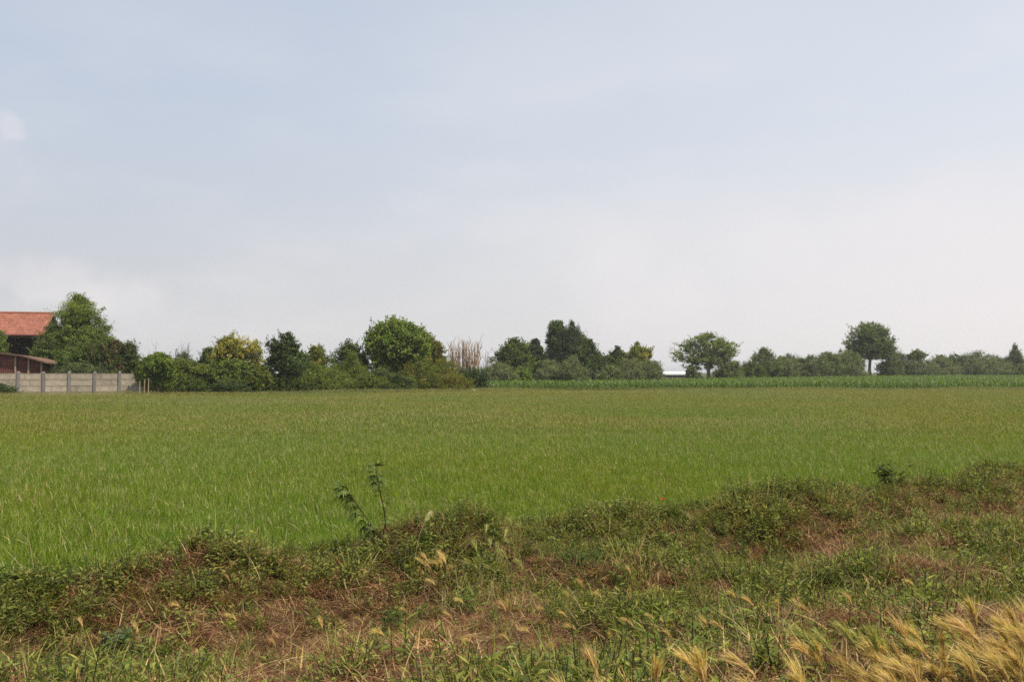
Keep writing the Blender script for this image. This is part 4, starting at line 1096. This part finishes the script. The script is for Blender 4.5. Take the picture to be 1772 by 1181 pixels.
base = at(661, 958, Yw); base.z = float(ground_z(base.x, base.y))
weed = thing('branched_weed', 'tall weed with two dark bare stems and fingered leaves at the field edge', 'weed', base)
def wp(px, py, dy=0): return at(px, py, Yw + dy) - base
stemA = [wp(661, 965), wp(662, 940), wp(667, 905), wp(664, 880), wp(656, 845, .03), wp(651, 820, .05), wp(650, 801, .06)]
stemB = [wp(661, 938), wp(654, 928, -.02), wp(640, 905, -.05), wp(620, 878, -.09), wp(604, 855, -.12), wp(598, 838, -.14)]
for pts in (stemA, stemB):
    mb = MB(); mb.tube(pts, list(np.linspace(.0085, .0035, len(pts))), 6, (.28, .20, .16)); mb.build('stem', M_BARK, weed)
rg = random.Random(12)
def leaf_at(parent, kinds, p, az, el, size, roll=0):
    o = link('leaf', kinds[rg.randrange(len(kinds))], parent, p)
    o.rotation_euler = Matrix.Rotation(az, 3, 'Z').to_4x4().to_3x3().to_4x4().to_euler()
    o.rotation_euler = (Matrix.Rotation(az, 4, 'Z') @ Matrix.Rotation(el, 4, 'X') @ Matrix.Rotation(roll, 4, 'Y')).to_euler()
    o.scale = (size,) * 3
def along(pts, t):
    i0 = min(int(t * (len(pts) - 1)), len(pts) - 2); return pts[i0].lerp(pts[i0 + 1], t * (len(pts) - 1) - i0)
for k in range(26):                                           # crown of the upright stem
    t = rg.uniform(.55, 1.0)
    leaf_at(weed, LF_D if rg.random() < .5 else LF_L, along(stemA, t), rg.uniform(0, 6.28), rg.uniform(-.1, .9) if t > .85 else rg.uniform(-.6, .5), rg.uniform(.11, .19))
for k in range(34):                                           # leaning stem, leaves hang to the left
    t = rg.uniform(.30, 1.0)
    leaf_at(weed, LF_D if rg.random() < .6 else LF_L, along(stemB, t), rg.gauss(1.57, .9), rg.uniform(-1.2, .5), rg.uniform(.13, .22))
for k in range(12):
    leaf_at(weed, LF_L if rg.random() < .5 else LF_D, along(stemA, rg.uniform(.05, .4)), rg.uniform(0, 6.28), rg.uniform(-.8, .3), rg.uniform(.09, .14))

# leafy weeds one can point at
def leafy(name, label, px, py, h, stems, per, L, W, pal, seed, spread=.08, mat=M_VERGE):
    rn = np.random.default_rng(seed)
    o = thing(name, label, 'weed', place(px, py) if not isinstance(px, Vector) else px)
    fol = MB()
    for s_ in range(stems):
        az = rn.uniform(0, 6.28); tilt = rn.uniform(.02, .55); hh = h * rn.uniform(.65, 1.05)
        d = np.array([math.cos(az) * math.sin(tilt), math.sin(az) * math.sin(tilt), math.cos(tilt)])
        b = np.array([rn.uniform(-spread, spread), rn.uniform(-spread, spread), -.01])
        mb = MB(); mb.tube([b, b + d * hh * .5, b + d * hh], [.0045, .0035, .0015], 5, (.5, .6, .3)); mb.build('stem', M_BARK, o)
        t = rn.uniform(.1, 1, per); a2 = rn.uniform(0, 6.28, per)
        ax = np.column_stack([np.cos(a2), np.sin(a2), rn.uniform(-.4, .8, per)]); ax /= np.linalg.norm(ax, axis=1)[:, None]
        nrm = np.column_stack([rn.normal(0, .4, per), rn.normal(0, .4, per), np.ones(per)])
        l = L * rn.uniform(.6, 1.2, per)
        leaves(fol, b + d * (hh * t)[:, None] + ax * (l * .6)[:, None], ax, nrm, l, l * W, pal[rn.integers(0, len(pal), per)] * rn.uniform(.75, 1.3, per)[:, None])
    fol.build('foliage', mat, o)
    return o
leafy('leafy_weed', 'small dark leafy bush standing on the far crest of the verge', Vector((5.35, float(border(5.35)) - .45, float(ground_z(5.35, float(border(5.35)) - .45)))), 0, .52, 11, 18, .10, .55, DARKG, 31, .10)
leafy('leafy_weed', 'dark narrow-leaved weed growing from the reddish straw below the tall branched weed', 680, 1092, .26, 9, 26, .075, .2, DARKG, 32, .07)
leafy('leafy_weed', 'fresh green narrow-leaved weed left of the scattered barley in the middle of the verge', 1075, 1015, .30, 8, 22, .08, .2, GREENS, 33, .10)
leafy('leafy_weed', 'tall leafy weed column with small leaves near the yellow flower', 1430, 1030, .42, 9, 30, .06, .35, GREENS, 34, .10)
leafy('leafy_weed', 'broad dark weed clump in the centre of the verge', 1000, 985, .28, 12, 22, .06, .4, DARKG, 35, .2)
leafy('leafy_weed', 'dark weed with grey-green leaves near the lower left corner', 205, 1135, .22, 9, 20, .06, .45, np.array([[.085, .12, .06], [.06, .09, .035]]), 36, .12)
leafy('leafy_weed', 'green upright weed with narrow leaves right of the flattened barley', 812, 1060, .26, 8, 20, .08, .22, GREENS, 37, .07)
leafy('leafy_weed', 'leafy green weed just above the golden barley stand', 1240, 1110, .28, 10, 22, .065, .35, DARKG, 38, .12)
leafy('leafy_weed', 'dark leafy weed clump at the left edge of the photo', 40, 1040, .34, 14, 24, .06, .45, DARKG, 39, .22)
leafy('leafy_weed', 'dense green weed clump on the crest left of the small dark bush', 1300, 915, .34, 14, 24, .065, .35, GREENS, 40, .22)

# bent feathery stalk over the hay on the left
Yf = pix_ground(125, 985)[1]
b = at(125, 985, Yf); b.z = float(ground_z(b.x, b.y))
for lab, pl in (('upper bent dark stalk with a feathery head on the left of the verge', [(105, 985), (120, 952), (150, 925), (185, 896), (208, 882), (228, 880), (248, 890)]),
                ('lower bent dark stalk with a feathery head on the left of the verge', [(112, 985), (128, 962), (160, 947), (195, 938), (215, 932), (232, 930)])):
    pts = [at(x_, y_, Yf + .03 * k) for k, (x_, y_) in enumerate(pl)]
    o0 = Vector((pts[0].x, pts[0].y, float(ground_z(pts[0].x, pts[0].y))))
    st = thing('bent_stalk', lab, 'stalk', o0, 0, 'bent feathery stalks on the left')
    mb = MB(); pts = [q - o0 for q in pts]; pts[0].z = -.02
    mb.tube(pts, list(np.linspace(.0045, .0012, len(pts))), 5, (.35, .36, .22)); mb.build('stem', M_BARK, st)
    rn = np.random.default_rng(41); n = 90
    q = rn.uniform(.55, 1, n); P = np.array([tuple(along(pts, t_)) for t_ in q])
    mb = MB(); blades(mb, P, rn.uniform(0, 6.28, n), rn.uniform(-.3, .8, n), rn.uniform(.03, .09, n), np.full(n, .0022), rn.uniform(.2, 1, n), np.array([.12, .13, .05]) * rn.uniform(.7, 1.3, n)[:, None], 2)
    mb.build('panicle', M_VERGE, st)
# crossing straws on the crest
for lab, a_, b_ in (('long pale straw leaning right across the crest near the tall branched weed', (478, 946), (540, 898)), ('short pale straw crossing the long one on the crest', (498, 905), (522, 922))):
    Yq = pix_ground(490, 950)[1]
    p0, p1 = at(*a_, Yq), at(*b_, Yq - .05)
    mb = MB(); mid = (p0 + p1) / 2 + Vector((0, 0, .012))
    mb.tube([p0, mid, p1], [.0035, .0032, .0022], 5, (.42, .34, .18))
    tag(mb.build('dry_stalk', M_STRAW), lab, 'straw', 'crossed straws on the crest')
# poppy and yellow flower
def flower(name, label, px, py, h, colour, seed, size):
    o = thing(name, label, 'flower', place(px, py))
    mb = MB(); mb.tube([(0, 0, 0), (.01, 0, h * .6), (0, 0, h)], [.002, .0018, .0014], 5, (.10, .14, .04)); mb.build('stem', M_VERGE, o)
    for k in range(4):
        a = k * math.pi / 2 + .3; mb = MB()
        d = Vector((math.cos(a), math.sin(a), .55)); s_ = Vector((-math.sin(a), math.cos(a), 0))
        v = [Vector((0, 0, h)), Vector((0, 0, h)) + d * size * .6 - s_ * size * .45, Vector((0, 0, h)) + d * size, Vector((0, 0, h)) + d * size * .6 + s_ * size * .45]
        mb.add([tuple(q) for q in v], [(0, 1, 2, 3)], colour); mb.build('petal', M_BARLEY, o)
flower('poppy', 'tiny red poppy flower on the crest of the verge', 1147, 893, .22, (.55, .05, .02), 1, .035)
flower('yellow_flower', 'tiny bright yellow flower low in the right of the verge', 1455, 1060, .16, (.75, .68, .03), 2, .028)
